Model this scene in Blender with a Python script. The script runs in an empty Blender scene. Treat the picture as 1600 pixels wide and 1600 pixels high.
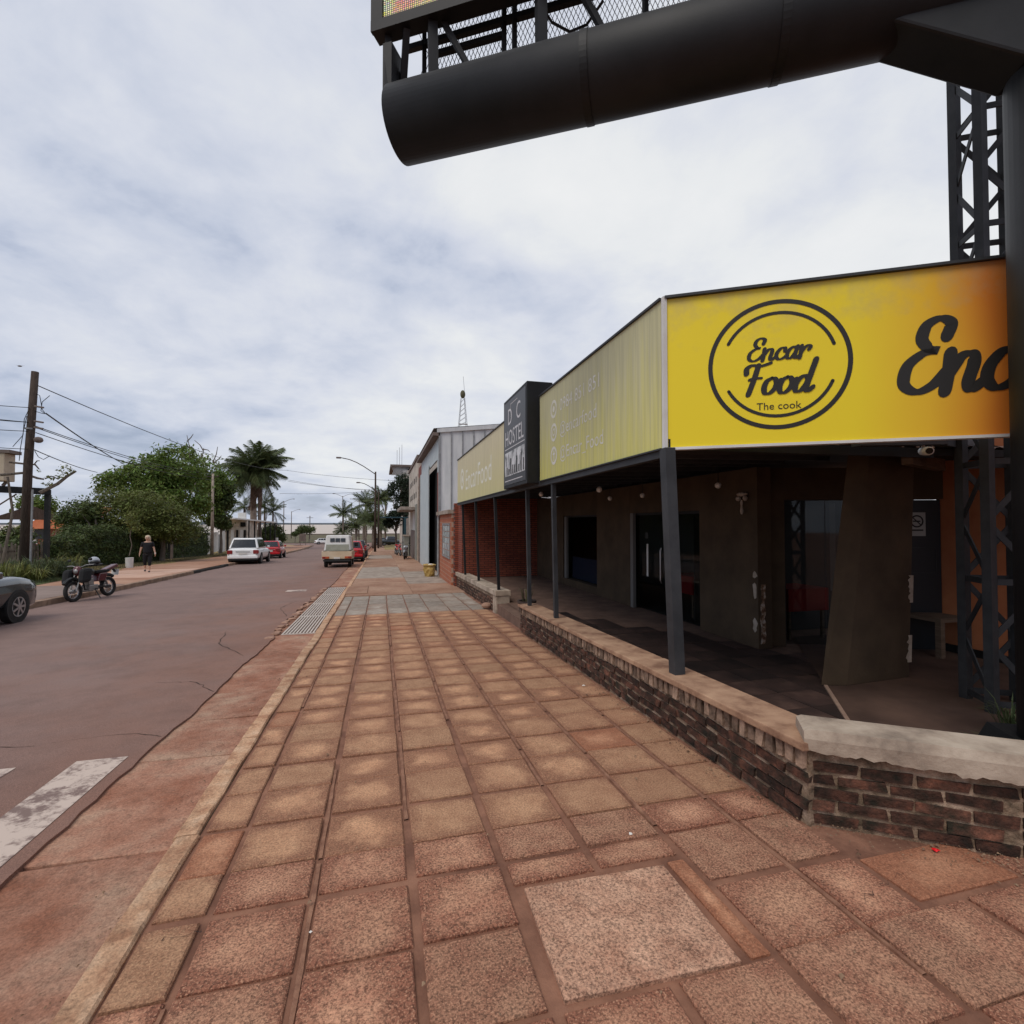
import bpy, math, random
import numpy as np
from mathutils import Vector, Matrix
R = math.radians
random.seed(7); np.random.seed(7)
SC = bpy.context.scene
COL = SC.collection

# ------------------------------------------------------------------ camera
F = 780.0                      # focal length in photo pixels (1600 wide)
YAW, PIT, EYE, SLOPE = R(14.7), R(1.32), 1.65, 0.0256
cam_d = bpy.data.cameras.new('camera'); cam_d.sensor_width = 36.0; cam_d.lens = 36.0*F/1600.0
cam_d.clip_start = .05; cam_d.clip_end = 9000
cam = bpy.data.objects.new('camera', cam_d); COL.objects.link(cam)
cam.location = (0, 0, EYE); cam.rotation_euler = (R(90)+PIT, 0, -YAW)
SC.camera = cam

# ------------------------------------------------------------------ sky, sun, exposure
SUN_EL, SUN_AZ = R(55), R(228)         # azimuth clockwise from +Y
W = bpy.data.worlds.new('World'); SC.world = W; W.use_nodes = True
nt = W.node_tree; nt.nodes.clear(); N = nt.nodes.new; L = nt.links.new
def math_node(nt, op, a, b=None):
    n = nt.nodes.new('ShaderNodeMath'); n.operation = op
    for i, v in enumerate((a, b)):
        if v is None: continue
        if isinstance(v, (int, float)): n.inputs[i].default_value = v
        else: nt.links.new(v, n.inputs[i])
    return n.outputs[0]
tc = N('ShaderNodeTexCoord'); sx = N('ShaderNodeSeparateXYZ'); L(tc.outputs['Generated'], sx.inputs[0])
zz = math_node(nt, 'ADD', math_node(nt, 'MAXIMUM', sx.outputs[2], 0.0), .24)
cx = N('ShaderNodeCombineXYZ')
L(math_node(nt, 'DIVIDE', sx.outputs[0], zz), cx.inputs[0]); L(math_node(nt, 'DIVIDE', sx.outputs[1], zz), cx.inputs[1])
mp = N('ShaderNodeMapping'); L(cx.outputs[0], mp.inputs[0]); mp.inputs['Location'].default_value = (3.1, 1.7, 0); mp.inputs['Rotation'].default_value = (0, 0, R(25))
def noise(scale, detail, rough, dist=0.0, vec=None):
    n = N('ShaderNodeTexNoise'); n.inputs['Scale'].default_value = scale; n.inputs['Detail'].default_value = detail
    n.inputs['Roughness'].default_value = rough; n.inputs['Distortion'].default_value = dist; L(vec or mp.outputs[0], n.inputs['Vector']); return n.outputs[0]
def ramp(nt, fac, stops):
    r = nt.nodes.new('ShaderNodeValToRGB'); nt.links.new(fac, r.inputs[0]); el = r.color_ramp.elements
    while len(el) < len(stops): el.new(.5)
    for e, (p, c) in zip(el, stops): e.position = p; e.color = (*c, 1)
    return r.outputs[0]
def mixc(nt, fac, a, b, mode='MIX'):
    m = nt.nodes.new('ShaderNodeMix'); m.data_type = 'RGBA'; m.blend_type = mode
    for i, v in ((0, fac), (6, a), (7, b)):
        if isinstance(v, (int, float)): m.inputs[i].default_value = v
        elif isinstance(v, tuple): m.inputs[i].default_value = (*v, 1)
        else: nt.links.new(v, m.inputs[i])
    return m.outputs[2]
big = noise(.8, 3, .55, .5); mid = noise(2.4, 6, .58, .35); fine = noise(7.5, 6, .6, .25)
cl = math_node(nt, 'ADD', math_node(nt, 'MULTIPLY', big, .56), math_node(nt, 'ADD', math_node(nt, 'MULTIPLY', mid, .32), math_node(nt, 'MULTIPLY', fine, .12)))
# the cloud is thinner and brighter over the river
sv = N('ShaderNodeVectorMath'); sv.operation = 'DOT_PRODUCT'; L(tc.outputs['Generated'], sv.inputs[0])
sv.inputs[1].default_value = (math.sin(R(35))*math.cos(R(30)), math.cos(R(35))*math.cos(R(30)), math.sin(R(30)))
glow = math_node(nt, 'MULTIPLY', math_node(nt, 'POWER', math_node(nt, 'MAXIMUM', sv.outputs['Value'], 0.0), 3.0), .17)
dens = math_node(nt, 'ADD', math_node(nt, 'ADD', math_node(nt, 'MULTIPLY', math_node(nt, 'SUBTRACT', cl, .5), 1.15), .475), glow)
ccol = ramp(nt, dens, [(.36, (.35, .40, .53)), (.47, (.49, .54, .66)), (.57, (.64, .67, .75)), (.68, (.77, .785, .80)), (.85, (.86, .86, .855))])
sky = N('ShaderNodeTexSky'); sky.sky_type = 'NISHITA'; sky.sun_disc = False; sky.sun_elevation = SUN_EL; sky.sun_rotation = SUN_AZ
b1 = N('ShaderNodeBackground'); L(sky.outputs[0], b1.inputs[0]); b1.inputs[1].default_value = .07
b2 = N('ShaderNodeBackground'); L(ccol, b2.inputs[0]); b2.inputs[1].default_value = 1.0
mx = N('ShaderNodeMixShader'); L(ramp(nt, dens, [(.30, (.55,)*3), (.5, (.93,)*3)]), mx.inputs[0]); L(b1.outputs[0], mx.inputs[1]); L(b2.outputs[0], mx.inputs[2])
wo = N('ShaderNodeOutputWorld'); L(mx.outputs[0], wo.inputs[0])
sd = bpy.data.lights.new('sun', 'SUN'); sd.energy = 1.5; sd.angle = R(35); sd.color = (1, .93, .83)
sun = bpy.data.objects.new('sun', sd); COL.objects.link(sun)
sun.rotation_euler = (R(90)-SUN_EL, 0, math.pi-SUN_AZ)
SC.view_settings.view_transform = 'Standard'; SC.view_settings.look = 'None'; SC.view_settings.gamma = 1
SC.view_settings.exposure = 0.15

# ------------------------------------------------------------------ pixel -> place
fw = np.array([math.sin(YAW)*math.cos(PIT), math.cos(YAW)*math.cos(PIT), math.sin(PIT)])
rt = np.array([math.cos(YAW), -math.sin(YAW), 0]); upv = np.cross(rt, fw); EYEP = np.array([0, 0, EYE])
def ray(u, v): return fw+rt*(u-800)/F+upv*(800-v)/F
def gnd(u, v, dz=0.0):
    d = ray(u, v); t = -(EYE-dz)/(d[2]+SLOPE*d[1]); return EYEP+t*d
def lvl(u, v, z):
    d = ray(u, v); return EYEP+d*(z-EYE)/d[2]
def aty(u, v, y):
    d = ray(u, v); return EYEP+d*y/d[1]
def above(u, v, x, y):
    d = ray(u, v); t = (x*d[0]+y*d[1])/(d[0]**2+d[1]**2); return EYEP+t*d
def gz(y): return -SLOPE*min(y, 130.0)
PITCH = -math.atan(SLOPE)

# ------------------------------------------------------------------ materials
MATS = {}
def mat(name, c1, c2=None, c3=None, scale=6, detail=6, rough=.85, metal=0, bump=0, bscale=60, rnd=0, spec=.4, lo=.35, hi=.65, stretch=(1,1,1), coat=0, bdist=.01):
    if name in MATS: return MATS[name]
    m = bpy.data.materials.new(name); m.use_nodes = True; t = m.node_tree; p = t.nodes['Principled BSDF']
    p.inputs['Roughness'].default_value = rough; p.inputs['Metallic'].default_value = metal; p.inputs['Specular IOR Level'].default_value = spec
    if coat: p.inputs['Coat Weight'].default_value = coat; p.inputs['Coat Roughness'].default_value = .05
    tc = t.nodes.new('ShaderNodeTexCoord'); oi = t.nodes.new('ShaderNodeObjectInfo')
    vm = t.nodes.new('ShaderNodeVectorMath'); vm.operation = 'MULTIPLY_ADD'; t.links.new(tc.outputs['Object'], vm.inputs[0]); vm.inputs[1].default_value = stretch
    off = t.nodes.new('ShaderNodeVectorMath'); off.operation = 'SCALE'; off.inputs[0].default_value = (31.7, 17.3, 9.1); t.links.new(oi.outputs['Random'], off.inputs['Scale'])
    t.links.new(off.outputs[0], vm.inputs[2])
    def nz(s, d=6, r=.6):
        n = t.nodes.new('ShaderNodeTexNoise'); n.inputs['Scale'].default_value = s; n.inputs['Detail'].default_value = d; n.inputs['Roughness'].default_value = r
        t.links.new(vm.outputs[0], n.inputs['Vector']); return n.outputs[0]
    col = None
    if c2:
        st = [(lo, c1), (hi, c2)] if not c3 else [(lo, c1), ((lo+hi)/2, c2), (hi, c3)]
        col = ramp(t, nz(scale, detail), st)
    if rnd:
        h = t.nodes.new('ShaderNodeHueSaturation')
        if col: t.links.new(col, h.inputs['Color'])
        else: h.inputs['Color'].default_value = (*c1, 1)
        t.links.new(math_node(t, 'ADD', math_node(t, 'MULTIPLY', oi.outputs['Random'], 2*rnd), 1-rnd), h.inputs['Value']); col = h.outputs[0]
    if col: t.links.new(col, p.inputs['Base Color'])
    else: p.inputs['Base Color'].default_value = (*c1, 1)
    if bump:
        b = t.nodes.new('ShaderNodeBump'); b.inputs['Strength'].default_value = bump; b.inputs['Distance'].default_value = bdist
        t.links.new(nz(bscale, 5), b.inputs['Height']); t.links.new(b.outputs[0], p.inputs['Normal'])
    m['vm'] = 0; MATS[name] = m; m_nodes[name] = (t, p, vm, nz, oi, tc, col); return m
m_nodes = {}
def glass(name, tint=(.02, .025, .03), refl=.1):
    m = bpy.data.materials.new(name); m.use_nodes = True; t = m.node_tree; t.nodes.clear()
    a = t.nodes.new('ShaderNodeBsdfTransparent'); a.inputs[0].default_value = (.75, .78, .78, 1)
    g = t.nodes.new('ShaderNodeBsdfGlossy'); g.inputs['Roughness'].default_value = .03
    x = t.nodes.new('ShaderNodeMixShader'); x.inputs[0].default_value = refl; o = t.nodes.new('ShaderNodeOutputMaterial')
    t.links.new(a.outputs[0], x.inputs[1]); t.links.new(g.outputs[0], x.inputs[2]); t.links.new(x.outputs[0], o.inputs[0]); MATS[name] = m; return m
def brick_mat(name, c1, c2, mortar, bw=.24, bh=.07, axis='xz', ms=.012, noise_amt=.5):
    m = mat(name, c1, rough=.9); t, p, vm, nz, oi, tc, _ = m_nodes[name]
    s = t.nodes.new('ShaderNodeSeparateXYZ'); t.links.new(tc.outputs['Object'], s.inputs[0]); c = t.nodes.new('ShaderNodeCombineXYZ')
    t.links.new(s.outputs['XYZ'.index(axis[0].upper())], c.inputs[0]); t.links.new(s.outputs['XYZ'.index(axis[1].upper())], c.inputs[1])
    b = t.nodes.new('ShaderNodeTexBrick'); t.links.new(c.outputs[0], b.inputs['Vector']); b.inputs['Scale'].default_value = 1
    b.inputs['Brick Width'].default_value = bw; b.inputs['Row Height'].default_value = bh; b.inputs['Mortar Size'].default_value = ms
    b.inputs['Color1'].default_value = (*c1, 1); b.inputs['Color2'].default_value = (*c2, 1); b.inputs['Mortar'].default_value = (*mortar, 1)
    n = ramp(t, nz(7), [(.3, (.55,)*3), (.7, (1.2,)*3)])
    t.links.new(mixc(t, noise_amt, b.outputs['Color'], n, 'MULTIPLY'), p.inputs['Base Color'])
    bp = t.nodes.new('ShaderNodeBump'); bp.invert = True; bp.inputs['Strength'].default_value = .8; bp.inputs['Distance'].default_value = .012
    t.links.new(b.outputs['Fac'], bp.inputs['Height']); t.links.new(bp.outputs[0], p.inputs['Normal']); return m

# ------------------------------------------------------------------ mesh helpers
class MB:
    def __init__(s): s.v = []; s.f = []
    def add(s, vs, fs):
        o = len(s.v); s.v += [tuple(map(float, v)) for v in vs]; s.f += [tuple(i+o for i in f) for f in fs]; return s
    def box(s, x0, x1, y0, y1, z0, z1, fn=None):
        v = [(x, y, z) for z in (z0, z1) for y in (y0, y1) for x in (x0, x1)]
        if fn: v = [fn(*p) for p in v]
        return s.add(v, [(0,2,3,1), (4,5,7,6), (0,1,5,4), (2,6,7,3), (0,4,6,2), (1,3,7,5)])
    def beam(s, a, b, w, h=None, up=(0,0,1)):
        a, b = Vector(a), Vector(b); h = h or w; d = (b-a).normalized(); u = Vector(up)
        if abs(d.dot(u)) > .98: u = Vector((1, 0, 0))
        sd = d.cross(u).normalized(); u = sd.cross(d); sd, u = sd*w/2, u*h/2
        v = [p+i*sd+j*u for p in (a, b) for i, j in ((-1,-1), (1,-1), (1,1), (-1,1))]
        return s.add(v, [(0,1,2,3), (7,6,5,4), (0,4,5,1), (1,5,6,2), (2,6,7,3), (3,7,4,0)])
    def tube(s, pts, r, n=8, cap=True):
        pts = [Vector(p) for p in pts]; k = len(pts); rs = r if isinstance(r, (list, tuple)) else [r]*k; vs = []; fs = []
        u = None
        for i, p in enumerate(pts):
            d = (pts[min(i+1, k-1)]-pts[max(i-1, 0)]).normalized()
            if u is None: u = Vector((0, 0, 1)) if abs(d.z) < .9 else Vector((1, 0, 0))
            u = (u-d*u.dot(d)).normalized(); w = d.cross(u)
            vs += [p+rs[i]*(math.cos(2*math.pi*j/n)*u+math.sin(2*math.pi*j/n)*w) for j in range(n)]
        for i in range(k-1):
            for j in range(n): a = i*n+j; b = i*n+(j+1) % n; fs.append((a, b, b+n, a+n))
        if cap: fs += [tuple(range(n))[::-1], tuple((k-1)*n+j for j in range(n))]
        return s.add(vs, fs)
    def lathe(s, prof, n=16, c=(0,0,0), axis='z', cap=True):
        vs = []; fs = []
        for r, h in prof:
            for j in range(n):
                a = 2*math.pi*j/n; q = (r*math.cos(a), r*math.sin(a), h)
                if axis == 'y': q = (q[0], q[2], q[1])
                if axis == 'x': q = (q[2], q[0], q[1])
                vs.append((q[0]+c[0], q[1]+c[1], q[2]+c[2]))
        k = len(prof)
        for i in range(k-1):
            for j in range(n): a = i*n+j; b = i*n+(j+1) % n; fs.append((a, b, b+n, a+n))
        if cap: fs += [tuple(range(n))[::-1], tuple((k-1)*n+j for j in range(n))]
        return s.add(vs, fs)
    def prism(s, poly, fn, h):                 # poly 2D points, fn(p, t) -> 3D at t = 0 / 1
        k = len(poly); v = [fn(p, 0) for p in poly]+[fn(p, h) for p in poly]
        return s.add(v, [tuple(range(k))[::-1], tuple(range(k, 2*k))]+[(i, (i+1) % k, (i+1) % k+k, i+k) for i in range(k)])
    def sphere(s, c, r, n=10, m=7, sc=(1,1,1)):
        pr = [(max(r*math.sin(math.pi*i/m), 1e-4), -r*math.cos(math.pi*i/m)) for i in range(m+1)]
        t = MB().lathe(pr, n); return s.add([(v[0]*sc[0]+c[0], v[1]*sc[1]+c[1], v[2]*sc[2]+c[2]) for v in t.v], t.f)
    def quad(s, a, b, c, d): return s.add([a, b, c, d], [(0, 1, 2, 3)])
    def mesh(s, name, m, off=(0,0,0), smooth=False):
        me = bpy.data.meshes.new(name); o = Vector(off)
        me.from_pydata([Vector(v)-o for v in s.v], [], s.f); me.materials.append(MATS[m] if isinstance(m, str) else m); me.update()
        if smooth:
            for p in me.polygons: p.use_smooth = True
        return me
def link(o, parent=None):
    COL.objects.link(o)
    if parent: o.parent = parent
    return o
def wloc(o):
    l = Vector((0, 0, 0))
    while o: l += o.location; o = o.parent
    return l
def obj(name, mb, m, parent=None, world=True, smooth=False, bevel=0, at=None):
    base = wloc(parent) if (parent and world) else Vector(at) if at is not None else Vector((0, 0, 0))
    o = bpy.data.objects.new(name, mb.mesh(name, m, base, smooth)); link(o, parent)
    if at is not None and not parent: o.location = at
    if bevel:
        b = o.modifiers.new('bevel', 'BEVEL'); b.width = bevel; b.segments = 2; b.limit_method = 'ANGLE'
    return o
def tag(o, label=None, cat=None, group=None, kind=None):
    for k, v in (('label', label), ('category', cat), ('group', group), ('kind', kind)):
        if v: o[k] = v
    return o
def thing(name, label, cat, loc=(0,0,0), rz=0, group=None):
    o = bpy.data.objects.new(name, None); o.empty_display_size = .2; COL.objects.link(o); o.location = loc; o.rotation_euler = (0, 0, rz)
    return tag(o, label, cat, group)
def copy_tree(o, parent=None):
    c = o.copy(); link(c, parent)
    for ch in list(o.children): copy_tree(ch, c)
    return c
def place(name, me, loc, rot=(0,0,0), parent=None, scale=(1,1,1)):   # an instance of shared mesh data
    o = bpy.data.objects.new(name, me); link(o, parent); o.location = Vector(loc)-(wloc(parent) if parent else Vector((0,0,0)))
    o.rotation_euler = rot; o.scale = scale; return o
def text_mb(txt, size, fn, align='LEFT', space=1.0, depth=0):      # Blender's own font; fn maps (x, y) -> 3D
    c = bpy.data.curves.new('t', 'FONT'); c.body = txt; c.size = size; c.align_x = align; c.space_character = space; c.resolution_u = 3
    o = bpy.data.objects.new('t', c); COL.objects.link(o); bpy.context.view_layer.update()
    me = bpy.data.meshes.new_from_object(o.evaluated_get(bpy.context.evaluated_depsgraph_get()))
    mb = MB().add([fn(v.co.x, v.co.y) for v in me.vertices], [tuple(p.vertices) for p in me.polygons])
    bpy.data.objects.remove(o); bpy.data.meshes.remove(me); return mb
# brush-script letters as strokes (upright; sheared when drawn)
GL = {
 'E': (.66, [[(.60,.76),(.62,.92),(.46,1.0),(.28,.92),(.24,.74),(.36,.60),(.46,.56),(.28,.52),(.10,.36),(.10,.12),(.30,.0),(.52,.08),(.68,.26)]]),
 'F': (.70, [[(.40,.93),(.36,.5),(.28,.0)], [(.06,.70),(.04,.86),(.20,.96),(.48,.92),(.80,1.0)], [(.20,.48),(.38,.52),(.60,.52)]]),
 'n': (.56, [[(.04,.50),(.06,.25),(.06,.0)], [(.07,.22),(.20,.44),(.34,.48),(.40,.36),(.37,.10),(.44,.0),(.58,.10)]]),
 'c': (.47, [[(.40,.36),(.36,.49),(.20,.47),(.07,.30),(.07,.12),(.20,.0),(.36,.03),(.50,.14)]]),
 'a': (.56, [[(.40,.42),(.28,.50),(.12,.40),(.05,.20),(.11,.02),(.25,.03),(.38,.24),(.43,.50)], [(.43,.50),(.39,.12),(.46,.0),(.58,.10)]]),
 'r': (.44, [[(.04,.50),(.06,.25),(.06,.0)], [(.07,.22),(.18,.42),(.32,.51),(.42,.44),(.38,.34)]]),
 'o': (.50, [[(.24,.49),(.10,.40),(.05,.20),(.12,.02),(.26,.0),(.40,.14),(.43,.32),(.34,.47),(.24,.49)], [(.38,.42),(.46,.38),(.54,.42)]]),
 'd': (.58, [[(.42,.38),(.30,.50),(.13,.40),(.05,.20),(.11,.02),(.25,.03),(.38,.22),(.44,.46)], [(.52,1.0),(.46,.56),(.41,.12),(.48,.0),(.62,.12)]]),
}
def script_mb(word, size, fn, w=.125, shear=.22, gap=.0, xs=1.0):
    mb = MB(); x0 = 0; k = 0
    for ch in word:
        adv, strokes = GL[ch]
        for st in strokes:
            k += 1; P = [st[0]]+st+[st[-1]]; pts = []
            for i in range(1, len(P)-2):
                for t in np.linspace(0, 1, 9)[:(9 if i == len(P)-3 else 8)]:
                    a, b, c, d = (np.array(P[i+j], float) for j in (-1, 0, 1, 2))
                    pts.append(.5*((2*b)+(c-a)*t+(2*a-5*b+4*c-d)*t*t+(3*b-a-3*c+d)*t**3))
            pts = np.array(pts); tg = np.gradient(pts, axis=0); tg /= np.linalg.norm(tg, axis=1)[:, None]+1e-9
            nrm = np.stack([-tg[:, 1], tg[:, 0]], 1); wd = w*(.42+.62*np.abs(tg[:, 1])**1.2)/2
            l = pts+nrm*wd[:, None]; r = pts-nrm*wd[:, None]
            cap1 = [pts[-1]+wd[-1]*(nrm[-1]*math.cos(a)+tg[-1]*math.sin(a)) for a in np.linspace(0, math.pi, 7)[1:-1]]
            cap0 = [pts[0]-wd[0]*(nrm[0]*math.cos(a)+tg[0]*math.sin(a)) for a in np.linspace(0, math.pi, 7)[1:-1]]
            q = lambda p: fn(((p[0]+x0)*xs+p[1]*shear)*size, p[1]*size, k*.0004)
            n = len(pts); vs = [q(p) for p in l]+[q(p) for p in r]
            mb.add(vs, [(i, i+1, n+i+1, n+i) for i in range(n-1)])
            mb.add([q(p) for p in [l[-1]]+cap1+[r[-1]]], [tuple(range(7))]); mb.add([q(p) for p in [r[0]]+cap0+[l[0]]], [tuple(range(7))])
        x0 += adv+gap
    return mb
def leaf_cloud(centers, radii, n, size, flat=.0, seed=1, shell=.55, jitter=1.0, curl=.35, two=True):
    """many separate leaf blades through a crown made of ellipsoids"""
    rg = np.random.default_rng(seed); centers = np.array(centers, float); radii = np.array(radii, float)
    wts = (radii[:, 0]*radii[:, 1]*radii[:, 2])**.67; wts /= wts.sum(); idx = rg.choice(len(centers), n, p=wts)
    d = rg.normal(size=(n, 3)); d /= np.linalg.norm(d, axis=1)[:, None]
    rr = (shell+(1-shell)*rg.random(n))[:, None]*(1+.12*rg.normal(size=(n, 1)))
    p = centers[idx]+d*rr*radii[idx]
    nr = d*.6+rg.normal(size=(n, 3))*.7+np.array([0, 0, .5+flat]); nr /= np.linalg.norm(nr, axis=1)[:, None]
    t = np.cross(nr, rg.normal(size=(n, 3))); t /= np.linalg.norm(t, axis=1)[:, None]; b = np.cross(nr, t)
    s = size*(.6+.8*rg.random((n, 1)))
    v = np.stack([p-t*s, p+b*s*.42-nr*s*curl*.3, p+t*s-nr*s*curl, p-b*s*.42-nr*s*curl*.3], 1).reshape(-1, 3)
    mb = MB(); mb.v = v.tolist(); mb.f = [(4*i, 4*i+1, 4*i+2, 4*i+3) for i in range(n)]; return mb
def leaf_mat(name, c1, c2, trans=.25):
    m = mat(name, c1, c2, scale=1.2, detail=3, rough=.55, spec=.3); t, p, vm, nz, oi, tc, col = m_nodes[name]
    g = t.nodes.new('ShaderNodeNewGeometry'); h = t.nodes.new('ShaderNodeHueSaturation'); t.links.new(col, h.inputs['Color'])
    t.links.new(math_node(t, 'ADD', math_node(t, 'MULTIPLY', g.outputs['Random Per Island'], .9), .55), h.inputs['Value'])
    t.links.new(math_node(t, 'ADD', math_node(t, 'MULTIPLY', g.outputs['Random Per Island'], .05), .475), h.inputs['Hue'])
    t.links.new(h.outputs[0], p.inputs['Base Color'])
    tr = t.nodes.new('ShaderNodeBsdfTranslucent'); t.links.new(h.outputs[0], tr.inputs[0]); mx = t.nodes.new('ShaderNodeMixShader'); mx.inputs[0].default_value = trans
    o = t.nodes['Material Output']; t.links.new(p.outputs[0], mx.inputs[1]); t.links.new(tr.outputs[0], mx.inputs[2]); t.links.new(mx.outputs[0], o.inputs[0]); return m
# ------------------------------------------------------------------ colours
mat('dirt', (.22, .085, .045), (.33, .15, .085), scale=.8, rough=.95, bump=.3, bscale=8)
mat('mortar', (.15, .066, .041), (.30, .145, .09), scale=4, rough=.95, bump=.5, bscale=50)
mat('asphalt', (.185, .120, .102), (.25, .165, .14), scale=.35, detail=10, rough=.9, bump=.5, bscale=120, lo=.3, hi=.7)
mat('gutter', (.26, .105, .06), (.34, .17, .11), (.40, .25, .17), scale=2.2, detail=9, rough=.95, bump=.7, bscale=45, rnd=.08)
mat('kerbstone', (.36, .185, .105), (.50, .30, .18), (.56, .37, .24), scale=7, detail=9, rough=.95, bump=.8, bscale=50, rnd=.1)
mat('kerb_left', (.20, .13, .09), (.34, .23, .16), scale=4, rough=.95, bump=.6, bscale=30, rnd=.15)
mat('kerb_black', (.012, .011, .011), (.05, .045, .04), scale=6, rough=.8, bump=.5, bscale=30)
mat('concrete', (.24, .19, .15), (.40, .33, .27), scale=3, detail=9, rough=.95, bump=.5, bscale=40, rnd=.06)
mat('concrete_red', (.27, .14, .085), (.40, .25, .17), scale=.9, detail=9, rough=.95, bump=.5, bscale=30, rnd=.06)
mat('cap_pale', (.22, .17, .13), (.38, .30, .23), (.50, .41, .32), scale=4, detail=9, rough=.95, bump=.5, bscale=40)
mat('cap_red', (.22, .115, .07), (.38, .225, .14), (.48, .30, .19), scale=4, detail=9, rough=.95, bump=.5, bscale=40)
mat('brick_dark', (.018, .015, .009), (.075, .034, .022), (.20, .08, .048), scale=11, detail=9, rough=.98, bump=1, bscale=35, rnd=.45, lo=.33, hi=.72, bdist=.02)
mat('brick_mortar', (.05, .038, .022), (.26, .18, .12), (.50, .36, .26), scale=7, detail=9, rough=1, bump=1, bscale=25, lo=.32, hi=.66, bdist=.03)
mat('rowlock', (.10, .065, .045), (.40, .27, .19), scale=9, rough=1, bump=1, bscale=50, rnd=.35)
mat('black_steel', (.006, .0065, .007), (.014, .014, .015), scale=2, rough=.6, spec=.35, bump=.08, bscale=30)
mat('grey_steel', (.026, .028, .031), (.044, .046, .050), scale=5, rough=.6, spec=.4)
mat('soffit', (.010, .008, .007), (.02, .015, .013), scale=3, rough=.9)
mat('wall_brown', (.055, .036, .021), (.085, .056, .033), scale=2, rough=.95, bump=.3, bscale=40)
mat('wall_orange', (.36, .11, .045), (.46, .17, .075), scale=1.3, rough=.95, bump=.2, bscale=40)
mat('plaster_bare', (.35, .28, .22), (.5, .42, .35), scale=8, rough=1, bump=1, bscale=50)
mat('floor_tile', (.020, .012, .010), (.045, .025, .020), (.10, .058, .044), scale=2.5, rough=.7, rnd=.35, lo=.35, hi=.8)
mat('floor_joint', (.12, .07, .05), (.2, .12, .085), scale=3, rough=.95)
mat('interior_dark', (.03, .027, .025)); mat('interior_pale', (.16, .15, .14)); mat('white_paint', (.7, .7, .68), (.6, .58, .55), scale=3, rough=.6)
mat('black_paint', (.008, .008, .008), rough=.5); mat('red_cloth', (.25, .012, .012), rough=.9); mat('steel_bright', (.5, .5, .5), rough=.3, metal=1)
mat('bulb', (.75, .73, .68), rough=.3); mat('wood', (.09, .06, .04), (.16, .11, .075), scale=3, stretch=(1,1,12), rough=.9)
mat('wood_dark', (.035, .024, .018), (.075, .052, .04), scale=4, stretch=(8,8,1), rough=.95, bump=.6, bscale=25)
glass('glass', refl=.018); glass('glass_block', refl=.3)
# paving tile: worn pale top, red dirt gathered towards the joints
def tile_mat(name, pale, midc, dirt, spread=1.0, grain=.6):
    m = mat(name, pale, midc, scale=7, detail=8, rough=.95, bump=.9, bscale=85, rnd=.24, lo=.38, hi=.66, bdist=.006); t, p, vm, nz, oi, tc, col = m_nodes[name]
    s = t.nodes.new('ShaderNodeSeparateXYZ'); t.links.new(tc.outputs['Generated'], s.inputs[0])
    ax = math_node(t, 'ABSOLUTE', math_node(t, 'SUBTRACT', s.outputs[0], .5)); ay = math_node(t, 'ABSOLUTE', math_node(t, 'SUBTRACT', s.outputs[1], .5))
    q4 = lambda v: math_node(t, 'POWER', v, 3.0)
    dd = math_node(t, 'POWER', math_node(t, 'ADD', q4(ax), q4(ay)), .3333)
    e = math_node(t, 'ADD', math_node(t, 'MULTIPLY', dd, 1.9*spread), math_node(t, 'MULTIPLY', math_node(t, 'SUBTRACT', nz(6, 7, .65), .5), 1.5))
    e = math_node(t, 'ADD', e, math_node(t, 'MULTIPLY', math_node(t, 'SUBTRACT', oi.outputs['Random'], .5), .6))
    col = mixc(t, ramp(t, e, [(.50, (0,)*3), (.98, (.88,)*3)]), col, dirt)
    gp_ = t.nodes.new('ShaderNodeNewGeometry'); dn = t.nodes.new('ShaderNodeTexNoise'); dn.inputs['Scale'].default_value = .75; dn.inputs['Detail'].default_value = 7; dn.inputs['Roughness'].default_value = .62; t.links.new(gp_.outputs['Position'], dn.inputs['Vector'])
    col = mixc(t, ramp(t, dn.outputs[0], [(.50, (0,)*3), (.72, (.55,)*3)]), col, tuple(c*1.2 for c in dirt))
    sp = ramp(t, nz(95, 3, .7), [(.38, (.45,)*3), (.50, (1,)*3), (.64, (1.5,)*3)])
    col = mixc(t, grain, col, sp, 'MULTIPLY')
    col = mixc(t, ramp(t, nz(120, 2, .6), [(.56, (0,)*3), (.64, (grain*.75,)*3)]), col, tuple(min(.62, c*1.35) for c in pale))
    col = mixc(t, ramp(t, nz(48, 3, .7), [(.30, (grain*.8,)*3), (.38, (0,)*3)]), col, tuple(c*.45 for c in dirt))
    t.links.new(col, p.inputs['Base Color']); return m
tile_mat('tile', (.50, .280, .160), (.39, .200, .112), (.235, .104, .060), grain=.55)
tile_mat('tile_near', (.42, .225, .138), (.29, .128, .078), (.21, .080, .047), .85, grain=.95)
tile_mat('tile_red', (.44, .225, .13), (.34, .15, .08), (.28, .11, .058), grain=.5)
tile_mat('tile_grey', (.36, .31, .26), (.25, .20, .16), (.22, .14, .10), .6, grain=.4)
tile_mat('cover_plate', (.43, .255, .17), (.32, .165, .105), (.24, .11, .068), .35, grain=1.0)
mat('joint', (.19, .085, .052), (.33, .17, .105), scale=12, detail=7, rough=.95, bump=.8, bscale=60)
def worn_paint(name, col, under):
    m = mat(name, col, rough=.8); t, p, vm, nz, oi, tc, _ = m_nodes[name]
    a = math_node(t, 'ADD', math_node(t, 'MULTIPLY', nz(4, 8), .6), math_node(t, 'MULTIPLY', nz(22, 6, .7), .4))
    t.links.new(mixc(t, ramp(t, a, [(.44, (0,)*3), (.53, (1,)*3)]), under, col), p.inputs['Base Color']); return m
worn_paint('road_paint', (.56, .45, .38), (.20, .135, .115))

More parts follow.
